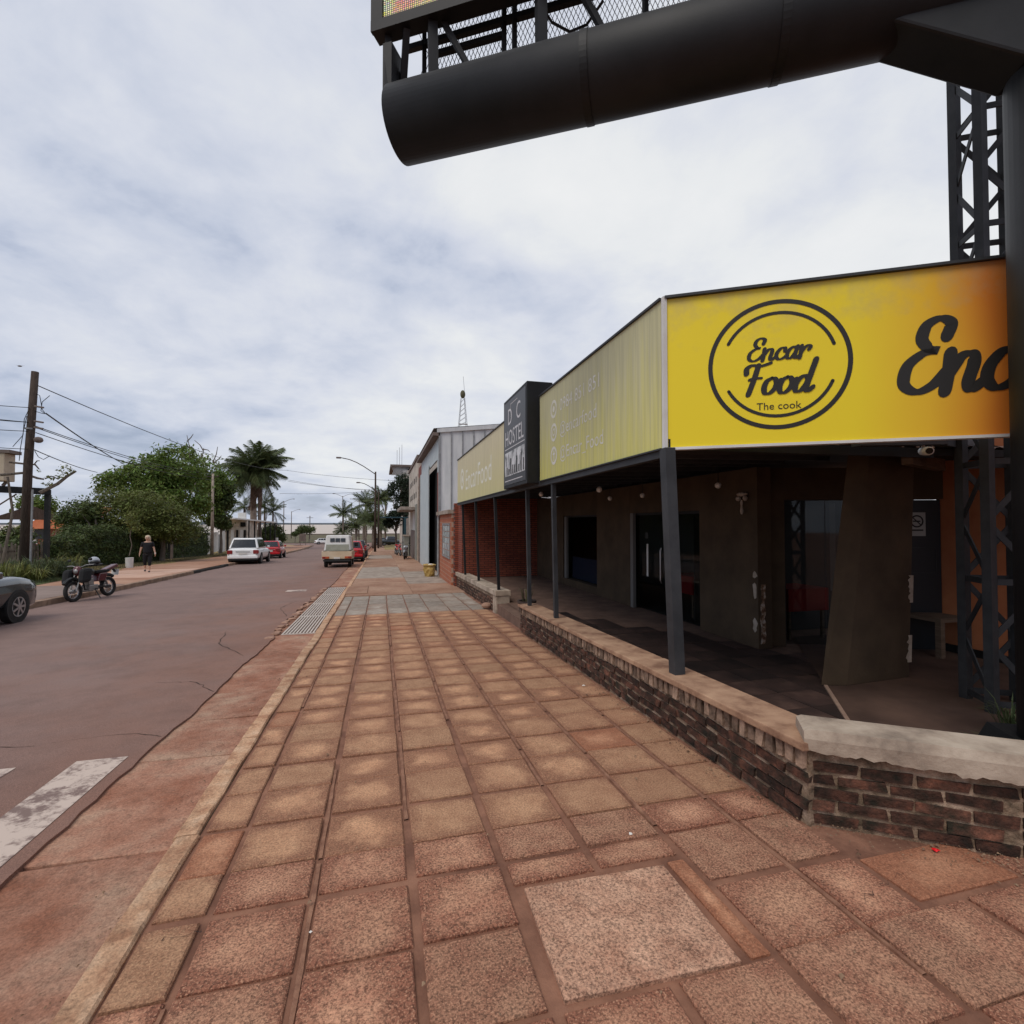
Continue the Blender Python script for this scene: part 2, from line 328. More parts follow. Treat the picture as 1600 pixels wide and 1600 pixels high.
# red dust over the asphalt, thickest beside the gutter; fine aggregate and darker patches
t, p, vm, nz, oi, tc, col = m_nodes['asphalt']
g_ = t.nodes.new('ShaderNodeNewGeometry'); sp_ = t.nodes.new('ShaderNodeSeparateXYZ'); t.links.new(g_.outputs['Position'], sp_.inputs[0])
du = math_node(t, 'ADD', math_node(t, 'MULTIPLY', math_node(t, 'ADD', sp_.outputs[0], 5.0), .22), math_node(t, 'MULTIPLY', math_node(t, 'SUBTRACT', nz(.9, 8), .5), 1.6))
col = mixc(t, ramp(t, du, [(.05, (0,)*3), (.85, (.62,)*3)]), col, (.25, .115, .072))
col = mixc(t, .55, col, ramp(t, nz(130, 3, .7), [(.36, (.5,)*3), (.5, (1,)*3), (.64, (1.4,)*3)]), 'MULTIPLY')
col = mixc(t, .45, col, ramp(t, nz(2.2, 9, .7), [(.3, (.62,)*3), (.55, (1.05,)*3)]), 'MULTIPLY'); t.links.new(col, p.inputs['Base Color'])
for nm in ('gutter', 'kerbstone', 'concrete_red', 'path_base'):
    if nm not in m_nodes: continue
    t, p, vm, nz, oi, tc, col = m_nodes[nm]
    col = mixc(t, .6, col, ramp(t, nz(70, 4, .75), [(.36, (.5,)*3), (.5, (1,)*3), (.66, (1.45,)*3)]), 'MULTIPLY')
    col = mixc(t, .6, col, ramp(t, nz(9, 8, .7), [(.32, (.5,)*3), (.5, (1.05,)*3)]), 'MULTIPLY'); t.links.new(col, p.inputs['Base Color'])
# ------------------------------------------------------------------ ground, road, gutter, kerbs
ys = [-40, -10, 0, 4, 8, 12, 16, 20, 26, 32, 40, 52, 66, 84, 104, 116, 124, 130, 150, 180, 240]
def sheet(name, m, left, right, dz, kind='structure', ylist=ys, jag=0, thick=0):
    mb = MB(); n = len(ylist)
    for y in ylist:
        a, b = left(y), right(y)
        for x in (a, b): mb.v.append((x, y, gz(y)+dz))
    mb.f += [(2*i, 2*i+1, 2*i+3, 2*i+2) for i in range(n-1)]
    if thick:
        k = len(mb.v); mb.v += [(x, y, z-thick) for x, y, z in mb.v]; mb.f += [(2*i+1, k+2*i+1, k+2*i+3, 2*i+3) for i in range(n-1)]
    return tag(obj(name, mb, m), kind=kind)
ground = sheet('ground', 'dirt', lambda y: -900, lambda y: 900, -.22)
LK = [(-60, -8.5), (20, -8.5), (33, -9.05), (52, -9.5), (80, -10.8), (104, -13.0), (118, -16.5), (124, -24), (128, -45), (140, -60)]
def lk(y): return float(np.interp(y, [p[0] for p in LK], [p[1] for p in LK]))
rg = np.random.default_rng(3)
yr = sorted(set([round(v, 2) for v in np.concatenate([np.arange(-12, 26, .16), np.arange(26, 60, .5), np.arange(60, 128.1, 2)])]))
wob = np.cumsum(rg.normal(size=len(yr)))*.008; wob -= np.linspace(wob[0], wob[-1], len(yr)); ydict = dict(zip(yr, wob+rg.normal(size=len(yr))*.008))
def redge(y):
    b = -1.76+ydict.get(round(y, 2), 0)
    if 9.7 < y < 18.6: b -= .10+.05*math.sin(y*5)
    if y > 100: b += (y-100)**2*.02
    return b
road = sheet('road', 'asphalt', lambda y: lk(y)-.3, redge, -.10, ylist=yr, thick=.06)
avenue = tag(obj('avenue', MB().add([(-400, 127, gz(127)-.094), (300, 127, gz(127)-.094), (300, 138, gz(138)-.095), (-400, 138, gz(138)-.095)], [(0,1,2,3)]), 'asphalt'), kind='structure')
# gutter: cast slabs
gutter = tag(obj('gutter', MB().box(-1.98, -1.0, -3, 62, -.19, -.135, lambda x, y, z: (x, y, z+gz(y))), 'mortar'), kind='structure')
yy = -1.0; k = 0
while yy < 60:
    ln = random.choice((.9, 1.3, 1.7, 2.2)); y1 = yy+ln
    if not (9.6 < yy+ln/2 < 18.7):
        mb = MB(); a = random.uniform(-.05, .05)
        mb.box(-1.93, -1.09, yy, y1-.012, -.16, -.118-random.random()*.006, lambda x, y, z: (x, y+a*(x+1.5), z+gz(y)))
        obj('gutter_slab', mb, 'gutter', gutter, bevel=.006)
    yy = y1
kerb = tag(obj('kerb', MB().box(-1.07, -.98, -3, 62, -.22, -.04, lambda x, y, z: (x, y, z+gz(y))), 'mortar'), kind='structure')
yy = -.2
while yy < 60:
    ln = random.uniform(.9, 1.4) if yy < 25 else 2.0
    mb = MB(); j = random.uniform(-.008, .008); segs = max(2, int(ln/.22)); prof = [(-1.092, -.17), (-1.092, -.006), (-1.084, .006), (-.978, .008), (-.968, -.002), (-.968, -.17)]
    for i in range(segs+1):
        y = yy+(ln-.008)*i/segs; w1, w2 = random.uniform(-.006, .006), random.uniform(-.007, .007)
        for q, (x, z) in enumerate(prof): mb.v.append((x+j+(w1 if q < 3 else w2), y, z+gz(y)+(random.uniform(-.004, .003) if q in (1, 2, 3, 4) else 0)))
    mb.f += [(i*6+q, i*6+q+1, i*6+q+7, i*6+q+6) for i in range(segs) for q in range(5)]+[tuple(range(6))[::-1], tuple(segs*6+q for q in range(6))]
    obj('kerb_stone', mb, 'kerbstone', kerb); yy += ln
# crossing stripes
for i in range(9):
    x = -2.13-.74*i; mb = MB(); mb.quad((x-.175, 1.6, gz(1.6)-.096), (x+.175, 1.6, gz(1.6)-.096), (x+.18, 4.7, gz(4.7)-.096), (x-.17, 4.7, gz(4.7)-.096))
    obj('crossing_stripe', mb, 'road_paint', road)
for u, v in ((464, 923),):
    c = gnd(u, v, -.1); obj('road_mark', MB().quad(*[(c[0]+a, c[1]+b, gz(c[1]+b)-.096) for a, b in ((-.32, -.25), (.3, -.25), (.3, .25), (-.32, .25))]), 'road_paint', road)

mat('crack', (.035, .02, .016), rough=1); WXF = 2.35
def crack(pts, w, dz, par):
    P_ = [];
    for a, b in zip(pts[:-1], pts[1:]):
        for k in np.linspace(0, 1, 9)[:-1]: P_.append((a[0]+(b[0]-a[0])*k+random.uniform(-.02, .02), a[1]+(b[1]-a[1])*k+random.uniform(-.02, .02)))
    mb = MB()
    for i, (x, y) in enumerate(P_):
        ww_ = w*random.uniform(.3, 1)*(.25 if i in (0, len(P_)-1) else 1); mb.v += [(x-ww_, y-ww_*.4, gz(y)+dz), (x+ww_, y+ww_*.4, gz(y)+dz)]
    mb.f = [(2*i, 2*i+1, 2*i+3, 2*i+2) for i in range(len(P_)-1)]; obj('crack', mb, 'crack', par)
crack([(-1.80, 6.4), (-2.2, 6.9), (-2.7, 7.0)], .007, -.097, road); crack([(-1.85, 5.1), (-2.2, 5.25), (-2.9, 5.15), (-3.4, 5.3)], .007, -.097, road); crack([(-1.95, 8.2), (-2.6, 9.3), (-2.8, 10.6)], .009, -.097, road); crack([(-2.0, 12), (-2.4, 13.5), (-2.2, 15)], .01, -.097, road)
# ------------------------------------------------------------------ pavement with its tiles
# leaf crumbs and grit gathered along the wall foot, kerb and gutter
side_ys = [-6, -2, 2, 6, 10, 14.6]
pav = sheet('sidewalk', 'mortar', lambda y: -.97, lambda y: 2.5 if y > 2.2 else 7, -.017, ylist=[-6, 0, 2.2, 2.3, 6, 10, 14.6])
COLS = [-.955, -.73, -.295, .155, .60, 1.055, 1.52, 1.99, 2.345]
ROWS = [.45, .86, 1.27, 1.68, 2.09, 2.49, 2.79, 3.19, 3.60, 3.985]
while ROWS[-1] < 10.9: ROWS.append(ROWS[-1]+.397)
TM = {}
def tile_mesh(w, l, m):
    k = (round(w, 3), round(l, 3), m)
    if k not in TM:
        h, c = .03, .007; mb = MB(); a, b = w/2, l/2
        top = [(-a+c, -b+c), (a-c, -b+c), (a-c, b-c), (-a+c, b-c)]; out = [(-a, -b), (a, -b), (a, b), (-a, b)]
        mb.add([(x, y, 0) for x, y in top]+[(x, y, -c) for x, y in out]+[(x, y, -h) for x, y in out], [(0,1,2,3)]+[(4+i, 4+(i+1) % 4, (i+1) % 4, i) for i in range(4)]+[(8+i, 8+(i+1) % 4, 4+(i+1) % 4, 4+i) for i in range(4)])
        TM[k] = mb.mesh('tile', m)
    return TM[k]
def put_tile(x0, x1, y0, y1, m, jx=.024, jy=.0125, dz=0, name='tile'):
    w, l = x1-x0-2*jx, y1-y0-2*jy; x, y = (x0+x1)/2, (y0+y1)/2
    place(name, tile_mesh(w, l, m), (x+random.uniform(-.004, .004), y+random.uniform(-.004, .004), gz(y)+dz+random.uniform(-.004, .003)),
          (PITCH+random.gauss(0, .006), random.gauss(0, .006), random.gauss(0, .006)), pav)
for i in range(len(COLS)-1):
    for j in range(len(ROWS)-1):
        x0, x1, y0, y1 = COLS[i], COLS[i+1], ROWS[j], ROWS[j+1]
        if i in (4, 5) and .4 < y0 < 2.05 and y1 > 1.6: 
            if y1 < 1.7: put_tile(x0, x1, y0, y1, 'tile_near')
            continue
        if i in (4, 5) and abs(y0-2.09) < .01: y0 = 2.31
        sh = .04*(x0+.3)-.02*math.sin(i)           # rows run slightly skew
        near = y0 < 2.7
        m = 'tile_near' if near and random.random() < .85 else ('tile_red' if random.random() < .05 or (i >= 6 and y0 < 3.2 and random.random() < .4) else 'tile')
        jit = .012*math.sin(i*12.9+j*78.2)
        put_tile(x0, x1, y0+sh*.15+jit, y1+sh*.15+jit, m, jx=.022 if i else .01, jy=.016 if near else .0115)
for i in range(1, len(COLS)-1):                       # raised mortar ribbon between two grooves along each joint
    y = .5; 
    while y < 11:
        ln = random.uniform(.5, 1.6)
        if not (i in (4, 5, 6) and y < 2.35) and random.random() < .66:
            mb = MB(); sg = max(2, int(ln/.12))
            for q in range(sg+1):
                yy_ = y+ln*q/sg; w1, w2 = random.uniform(.006, .0125), random.uniform(.006, .0125)
                for dx, dz_ in ((-w1-.004, -.02), (-w1, -.007), (w2, -.007), (w2+.004, -.02)): mb.v.append((COLS[i]+dx+.006*math.sin(i*9.1+yy_*1.3), yy_, gz(yy_)+dz_+random.uniform(-.002, .002)))
            mb.f = [(q*4+k_, q*4+k_+1, q*4+k_+5, q*4+k_+4) for q in range(sg) for k_ in range(3)]; obj('joint_strip', mb, 'joint', pav)
        y += ln+random.uniform(.01, .12)
pl = place('cover_plate', tile_mesh(.72, .58, 'cover_plate'), (1.01, 1.985, gz(1.985)+.006), (PITCH, 0, -.03), pav)
put_tile(1.40, 1.51, 1.68, 2.30, 'tile_red', .01)
for (x0, x1) in ((2.02, 2.56), (2.58, 3.1), (3.12, 3.7)):
    for (y0, y1) in ((.9, 1.32), (1.33, 1.72)):
        put_tile(x0, x1, y0, y1, 'tile_near', .012)
crack([gnd(1420, 1361)[:2], gnd(1385, 1380)[:2], gnd(1337, 1417)[:2]], .0035, .006, pav); crack([gnd(250, 1470)[:2], gnd(330, 1450)[:2]], .003, .006, pav); put_tile(2.36, 3.0, 1.74, 2.06, 'tile_red', .01); put_tile(3.02, 3.7, 1.0, 1.9, 'tile_near', .01, dz=-.008)
gy = [11.06, 11.93, 12.8, 13.67, 14.54]
for i in range(len(COLS)-1):
    for j in range(4): put_tile(COLS[i], COLS[i+1], gy[j], gy[j+1], 'tile_grey', .012)
# far pavement: ramp and cast slabs
far_pav = sheet('far_sidewalk', 'concrete_red', lambda y: -.97, lambda y: 2.6, -.012, ylist=[14.6, 16, 20, 26, 32, 40, 52, 66, 84, 104, 118])
for (y0, y1) in ((14.62, 17.8), (17.85, 20.6), (20.65, 24), (24.05, 28), (28.05, 33), (33.05, 39), (39.1, 46), (46.1, 54)):
    for (x0, x1) in ((-.95, .9), (.92, 2.5)):
        mb = MB().box(x0, x1, y0, y1, -.05, random.uniform(.0, .008), lambda x, y, z: (x, y, z+gz(y))); obj('pavement_slab', mb, random.choice(('concrete_red', 'concrete', 'concrete_red')) if y0 > 17 else 'concrete_red', far_pav)
# rubbish on the paving
def litter(name, label, u, v, m, r, dz=.004):
    c = gnd(u, v); mb = MB(); n = 9
    for i in range(n):
        a = 2*math.pi*i/n; q = r*random.uniform(.6, 1.2); mb.v.append((c[0]+q*math.cos(a), c[1]+q*math.sin(a), c[2]+dz+random.uniform(0, r*.35)))
    mb.v.append((c[0], c[1], c[2]+r*.75)); mb.v.append((c[0], c[1], c[2]))
    mb.f = [(i, (i+1) % n, n) for i in range(n)]+[((i+1) % n, i, n+1) for i in range(n)]
    return tag(obj(name, mb, m, at=(c[0], c[1], c[2])), label, 'litter')
mat('red_plastic', (.75, .01, .015), rough=.4); mat('paper', (.7, .66, .6), rough=.9)
litter('bottle_cap', 'small bright red plastic scrap on the paving below the brick wall', 1461, 1330, 'red_plastic', .02)
litter('paper_scrap', 'small pale paper scrap near the long terrace wall', 912, 1072, 'paper', .022)
litter('paper_scrap', 'tiny white paper scrap on a reddish paving tile near the cover plate', 986, 1304, 'paper', .012)
litter('paper_scrap', 'tiny white chip on the joint between two near paving tiles', 485, 1458, 'paper', .008)

rg = np.random.default_rng(44); db = MB()
for i in range(1500):
    k = rg.random()
    if k < .45: y = rg.uniform(2.3, 8.4); x = WXF-abs(rg.normal())*.10; z = gz(y)+.004
    elif k < .6: s_ = rg.uniform(0, 1.3); o_ = abs(rg.normal())*.10; x = 2.39+.82*s_-.572*o_; y = 2.37-.572*s_-.82*o_; z = gz(y)+.005
    elif k < .85: y = rg.uniform(1.5, 9.5); x = -1.12-abs(rg.normal())*.14; z = gz(y)-.112
    else: y = rg.uniform(1.2, 8); x = rg.uniform(-.9, 2.2); z = gz(y)+.006
    a_ = rg.random()*6.28; r_ = rg.uniform(.003, .009)*(1 if rg.random() < .9 else 2); c_, s_ = math.cos(a_)*r_, math.sin(a_)*r_
    db.add([(x-c_, y-s_, z), (x+s_*.6, y-c_*.6, z+r_*.5), (x+c_, y+s_, z+.001), (x-s_*.6, y+c_*.6, z+r_*.3), (x, y, z+r_*.8)], [(0, 1, 4), (1, 2, 4), (2, 3, 4), (3, 0, 4)])
mat('crumbs', (.10, .05, .03), (.36, .24, .15), scale=3, rough=1); tag(obj('grit', db, 'crumbs'), 'scattered grit and leaf crumbs on paving and gutter', 'grit', kind='stuff')
# ------------------------------------------------------------------ storm drain
dr = thing('storm_drain', 'long street drain of four sloping iron bar grates beside the kerb', 'drain', (-1.4, 14.2, gz(14.2)-.12))
GX0, GX1 = -1.74, -1.12
dr_d = dict(a=.08)
mat('drain_dark', (.01, .008, .007)); mat('grate_iron', (.46, .40, .35), (.58, .51, .45), scale=8, rough=.7, metal=.0, bump=.3, bscale=60)
fb = lambda x, y, z: (x, y, z+gz(y))
obj('pit', MB().box(GX0+.02, GX1-.02, 9.8, 18.5, -.19, -.150, fb), 'drain_dark', dr)
for s in range(4):
    a, b = 9.85+s*2.16, 9.85+s*2.16+2.12
    fr = obj('grate_frame', MB().box(GX0, GX1, a, a+.04, -.15, -.108, fb), 'grate_iron', dr); obj('end_bar', MB().box(GX0, GX1, b-.04, b, -.15, -.108, fb), 'grate_iron', fr)
    for i in range(11):
        x = GX0+.02+i*(GX1-GX0-.04)/10; obj('bar', MB().box(x-.014, x+.014, a+.04, b-.04, -.15, -.106, fb), 'grate_iron', fr)
mat('rubble', (.28, .15, .10), (.45, .28, .2), scale=6, rough=1, rnd=.2)
for i in range(34):
    y = 9.6+i*.27+random.uniform(-.08, .08); x = -1.86+random.uniform(-.05, .03); r = random.uniform(.05, .10); mb = MB()
    n = 7; ring = [(x+r*random.uniform(.7, 1.1)*math.cos(2*math.pi*q/n), y+r*1.3*random.uniform(.7, 1.1)*math.sin(2*math.pi*q/n)) for q in range(n)]
    mb.prism(ring, lambda p, t: (p[0], p[1], gz(p[1])-.15+t), random.uniform(.045, .065)); obj('edge_stone', mb, 'rubble', road, bevel=.012)
obj('inspection_slab', MB().box(-1.0, -.38, 15.1, 17.2, -.03, .03, fb), 'concrete_red', far_pav, bevel=.01)

# ------------------------------------------------------------------ terrace walls of brick
WX = 2.36; DX, DY = .82, -.572; CORN = (2.39, 2.37)
bm_s = {}
def brick_mesh(l, h, d, m, var):
    k = (l, h, d, m, var)
    if k not in bm_s:
        rr = random.Random(var); mb = MB(); c = .006
        q = lambda s: s+rr.uniform(-.007, .007)
        mb.add([(q(-l/2), q(0), q(-h/2)), (q(l/2), q(0), q(-h/2)), (q(l/2), q(0), q(h/2)), (q(-l/2), q(0), q(h/2)),
                (-l/2, d, -h/2), (l/2, d, -h/2), (l/2, d, h/2), (-l/2, d, h/2)], [(0,1,2,3), (1,5,6,2), (5,4,7,6), (4,0,3,7), (3,2,6,7), (4,5,1,0)])
        bm_s[k] = mb.mesh('brick', m)
    return bm_s[k]
def brick_wall(root, p0, p1, courses, zb, m='brick_dark', dz=.072, l=.235, h=.052, skip=.0, slope=True, jump=.008):
    p0, p1 = Vector((*p0, 0)), Vector((*p1, 0)); d = (p1-p0); LN = d.length; d.normalize(); ang = math.atan2(d.y, d.x)
    for c in range(courses):
        s = -l/2 if c % 2 else 0.0
        while s < LN-.03:
            a, b = max(s, 0), min(s+l, LN)
            if b-a > .06 and random.random() >= skip:
                p = p0+d*((a+b)/2); zg = gz(p.y) if slope else gz(p0.y)
                tilt = -math.atan(SLOPE*d.y) if slope else 0
                nrm = Vector((d.y, -d.x, 0))
                o = place('brick', brick_mesh(round(b-a, 2), h, .06, m, random.randint(0, 5)), (p.x+nrm.x*random.uniform(0, jump), p.y+nrm.y*random.uniform(0, jump), zg+zb+c*dz+h/2+random.uniform(-.004, .004)), (random.gauss(0, .02), tilt+random.gauss(0, .014), ang+random.gauss(0, .012)), root)
            s += l+.016
tw = thing('terrace_wall', 'long low brick terrace wall with upright brick course under a reddish cap', 'wall', (WX+.15, 5.2, gz(5.2)))
SY0, SY1 = 2.36, 8.42
obj('core', MB().box(WX+.012, WX+.27, SY0, SY1, -.06, .42, fb), 'brick_mortar', tw)
brick_wall(tw, (WX, SY1), (WX, SY0), 4, .01)
n = int((SY1-SY0)/.078)
for i in range(n):
    y = SY0+.04+i*.078; rl = brick_mesh(.058, .105, .10, 'rowlock', i % 6)
    place('upright_brick', rl, (WX-.012-random.uniform(0, .012), y, gz(y)+.362), (0, random.gauss(0, .03), -math.pi/2), tw)
capm = MB(); 
for k, (a, b) in enumerate(((SY0-.02, 4.3), (4.305, 6.4), (6.405, SY1+.02))):
    obj('cap', MB().box(WX-.045, WX+.285, a, b, .418, .468-.003*k, fb), 'cap_red', tw, bevel=.008)
cw = thing('corner_wall', 'low brick corner wall with a thick chipped pale concrete cap', 'wall', (CORN[0]+.8, CORN[1]-.5, gz(2)))
nx_, ny_ = DY, -DX           # outward normal of the chamfer (towards the camera)
def ch(s, o, z): return (CORN[0]+DX*s-nx_*o*-1*-1, CORN[1]+DY*s-ny_*o, z)
E1 = 3.0
def cbox(s0, s1, o0, o1, z0, z1): return MB().box(s0, s1, o0, o1, z0, z1, lambda s, o, z: (CORN[0]+DX*s-nx_*o, CORN[1]+DY*s-ny_*o, z+gz(2)))
obj('core', cbox(.0, E1, .012, .25, -.08, .42), 'brick_mortar', cw)
brick_wall(cw, CORN, (CORN[0]+DX*.93, CORN[1]+DY*.93), 5, .01, slope=False)
brick_wall(cw, (CORN[0]+DX*.95, CORN[1]+DY*.95), (CORN[0]+DX*E1, CORN[1]+DY*E1), 5, .005, slope=False)
capq = MB(); K = 110
for i in range(K+1):                                   # chipped lower edge
    s = -.035+(E1+.05)*i/K; zl = .412+.006*math.sin(i*.9)+random.uniform(-.010, .010)-.03*(s/1.0 if s < 1 else 1)
    e = .012 if i in (0, K) else 0
    for o, z in ((-.045, zl), (-.05, .48), (-.035, .53-e), (.20, .53-e), (.215, .47), (.215, .41)):
        capq.v.append((CORN[0]+DX*s-nx_*o, CORN[1]+DY*s-ny_*o, z+gz(2)))
for i in range(K): capq.f += [(i*6+q, i*6+(q+1) % 6, i*6+6+(q+1) % 6, i*6+6+q) for q in range(6)]
capq.f += [tuple(range(6))[::-1], tuple(K*6+q for q in range(6))]
tag(obj('cap', capq, 'cap_pale', cw), 'thick pale concrete cap with a chipped lower edge')
w2 = thing('far_terrace_wall', 'short low brick wall with pale concrete cap beyond the terrace entrance', 'wall', (WX+.2, 13.3, gz(13.3)))
A0, A1 = 10.5, 16.5
obj('core', MB().box(WX+.07, WX+.30, A0, A1, -.05, .36, fb), 'brick_mortar', w2)
brick_wall(w2, (WX+.058, A1), (WX+.058, A0+.3), 4, .0, jump=.004)
obj('end_block', MB().box(WX+.03, WX+.34, A0-.02, A0+.28, -.05, .36, fb), 'cap_pale', w2, bevel=.01)
obj('cap', MB().box(WX+.02, WX+.36, A0-.04, A1, .36, .475, fb), 'cap_pale', w2, bevel=.01)
c = gnd(757, 951); st = MB().sphere((c[0]+.05, c[1], c[2]+.07), .11, 9, 6, (1.2, .8, .65)); tag(obj('stone', st, 'rubble', at=(c[0]+.05, c[1], c[2])), 'single brown stone lying against the far low brick wall', 'stone')
# ------------------------------------------------------------------ restaurant with its terrace
FZ = -.05
re_ = thing('restaurant', 'single-storey brown restaurant with a deep shaded terrace behind the yellow signs', 'building', (5.0, 8.0, FZ))
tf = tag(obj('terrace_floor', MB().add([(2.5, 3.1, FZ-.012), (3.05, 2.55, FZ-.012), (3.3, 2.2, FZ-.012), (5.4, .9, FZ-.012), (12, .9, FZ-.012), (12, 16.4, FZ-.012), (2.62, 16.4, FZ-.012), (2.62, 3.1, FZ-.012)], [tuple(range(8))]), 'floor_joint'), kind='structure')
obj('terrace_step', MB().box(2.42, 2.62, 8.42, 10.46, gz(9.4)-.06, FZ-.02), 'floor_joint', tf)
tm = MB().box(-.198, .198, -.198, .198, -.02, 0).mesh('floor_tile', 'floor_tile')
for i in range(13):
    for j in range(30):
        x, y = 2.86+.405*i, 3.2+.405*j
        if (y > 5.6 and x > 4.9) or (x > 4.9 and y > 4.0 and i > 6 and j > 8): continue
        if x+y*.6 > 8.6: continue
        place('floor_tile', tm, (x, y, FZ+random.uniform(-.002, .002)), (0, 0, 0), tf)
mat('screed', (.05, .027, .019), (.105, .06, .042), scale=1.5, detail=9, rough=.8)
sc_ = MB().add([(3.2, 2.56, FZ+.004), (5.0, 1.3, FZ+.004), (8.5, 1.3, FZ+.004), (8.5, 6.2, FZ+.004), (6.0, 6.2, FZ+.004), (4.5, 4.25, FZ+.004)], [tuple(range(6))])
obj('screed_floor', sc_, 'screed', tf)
mat('pale_strip', (.24, .15, .11), (.33, .22, .16), scale=6, rough=.9)
obj('edging_strip', MB().beam((4.5, 4.25, FZ+.006), (3.2, 2.56, FZ+.006), .035, .02), 'pale_strip', tf)
CZ = 2.42; BX = 4.95
mat('bare_brick', (.10, .05, .03), (.24, .15, .09), (.5, .42, .36), scale=14, rough=1, bump=1, bscale=40, lo=.38, hi=.6)
def wall(name, x0, x1, y0, y1, z0, z1, m='wall_brown', **k): return obj(name, MB().box(x0, x1, y0, y1, z0, z1), m, re_, **k)
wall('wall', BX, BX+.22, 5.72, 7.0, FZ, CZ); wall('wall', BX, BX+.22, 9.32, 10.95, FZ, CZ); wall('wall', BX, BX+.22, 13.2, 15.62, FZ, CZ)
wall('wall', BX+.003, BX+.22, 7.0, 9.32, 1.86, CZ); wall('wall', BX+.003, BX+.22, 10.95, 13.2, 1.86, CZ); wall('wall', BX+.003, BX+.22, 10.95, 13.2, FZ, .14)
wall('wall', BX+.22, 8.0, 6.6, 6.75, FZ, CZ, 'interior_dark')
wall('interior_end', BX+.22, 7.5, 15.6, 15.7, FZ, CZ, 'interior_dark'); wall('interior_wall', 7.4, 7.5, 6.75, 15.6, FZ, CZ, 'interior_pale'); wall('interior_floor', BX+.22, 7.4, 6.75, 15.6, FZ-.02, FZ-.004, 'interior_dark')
# peeled plaster on the wall corner
for (z0, z1) in ((.16, .36), (.62, .86), (.9, 1.0)):
    mb = MB(); n = 9; ring = [(.05*random.uniform(.5, 1.2)*math.cos(2*math.pi*q/n), (z0+z1)/2+(z1-z0)/2*random.uniform(.7, 1.1)*math.sin(2*math.pi*q/n)) for q in range(n)]
    mb.prism(ring, lambda p, t: (BX-.004+t, 5.78+p[0], p[1]), .003); obj('peeled_plaster', mb, 'plaster_bare', re_)
rr = random.Random(3); n = 14; lf = [(BX+.02+rr.uniform(0, .035), .02+.80*i/n) for i in range(n+1)]; rg_ = [(BX+.085+rr.uniform(0, .035), .02+.80*i/n) for i in range(n+1)]
obj('bare_corner', MB().prism(lf+rg_[::-1], lambda p, t: (p[0], 5.714-t, p[1]), .006), 'bare_brick', re_)
# glass doors and shop window
def glazed(y0, y1, z0, z1, n, name, x=BX+.10):
    w = (y1-y0)/n; fr = obj(name, MB().box(x-.03, x+.03, y0, y0+.05, z0, z1).box(x-.03, x+.03, y1-.05, y1, z0, z1).box(x-.028, x+.028, y0+.05, y1-.05, z1-.05, z1), 'black_steel', re_)
    for i in range(n):
        a, b = y0+.05+i*(y1-y0-.1)/n, y0+.05+(i+1)*(y1-y0-.1)/n; obj('pane', MB().box(x-.004, x+.004, a+.006, b-.006, z0+.01, z1-.05), 'glass', fr)
    return fr
d1 = glazed(7.02, 9.3, FZ+.005, 1.86, 4, 'glass_door')
for y in (7.98, 8.2):
    obj('handle', MB().tube([(BX+.04, y, .55), (BX+.02, y, .6), (BX+.02, y, 1.15), (BX+.04, y, 1.2)], .012), 'steel_bright', d1)
obj('door_sticker', MB().box(BX+.088, BX+.0935, 8.75, 8.81, .62, 1.25), 'white_paint', d1)
obj('door_notice', MB().box(BX+.088, BX+.0935, 8.74, 8.85, 1.36, 1.47), 'black_paint', d1)
obj('jamb', MB().box(BX-.004, BX+.06, 9.18, 9.3, FZ, 1.86), 'interior_pale', d1)
d2 = glazed(10.98, 13.17, .145, 1.86, 2, 'shop_window')
obj('jamb', MB().box(BX-.004, BX+.06, 12.95, 13.1, .15, 1.84), 'interior_pale', d2)
obj('blue_board', MB().box(BX+.16, BX+.18, 11.1, 12.9, .17, .75), mat('navy', (.02, .03, .07)), d2)
# things seen through the glass
def table(x, y, label):
    t = thing('cafe_table', label, 'table', (x, y, FZ))
    obj('table_top', MB().box(x-.35, x+.35, y-.35, y+.35, FZ+.70, FZ+.74), 'wood', t); obj('tablecloth', MB().box(x-.36, x+.36, y-.36, y+.36, FZ+.42, FZ+.745), 'red_cloth', t)
    for sx_ in (-1, 1):
        for sy_ in (-1, 1): obj('leg', MB().box(x+sx_*.3-.02, x+sx_*.3+.02, y+sy_*.3-.02, y+sy_*.3+.02, FZ, FZ+.70), 'wood', t)
    return t
table(5.75, 8.2, 'red clothed table inside behind the glass double doors'); 
# inner front parallel to the corner
I0, I1 = Vector((5.15, 5.95, 0)), Vector((7.36, 5.12, 0)); idr = (I1-I0).normalized()
def ipt(s, o, z): p = I0+idr*s; return (p.x+idr.y*-o*-1, p.y-idr.x*o, z)
def ibox(s0, s1, o0, o1, z0, z1): return MB().box(s0, s1, o0, o1, z0, z1, lambda s, o, z: (I0.x+idr.x*s+idr.y*o, I0.y+idr.y*s-idr.x*o, z))
LN = (I1-I0).length
obj('wall', ibox(.0, .32, -.1, .1, FZ, CZ), 'wall_brown', re_); obj('wall', ibox(.32, LN, -.1, .1, 1.98, CZ), 'wall_brown', re_)
fr = obj('front_window', ibox(.32, .36, -.03, .03, FZ, 1.98).box(0,0,0,0,0,0), 'black_steel', re_)
for s in (.36, .9, 1.44, 1.98): obj('pane', ibox(s+.006, s+.534, -.004, .004, FZ+.02, 1.97), 'glass', fr)
obj('interior_panel', ibox(.1, 1.7, -1.35, -1.3, .55, 1.98), 'interior_pale', re_)
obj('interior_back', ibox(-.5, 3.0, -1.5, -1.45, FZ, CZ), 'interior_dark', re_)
t2p = ipt(.75, -.35, 0); table(t2p[0]+.1, t2p[1]+.35, 'red clothed table behind the corner window beside the leaning pillar')
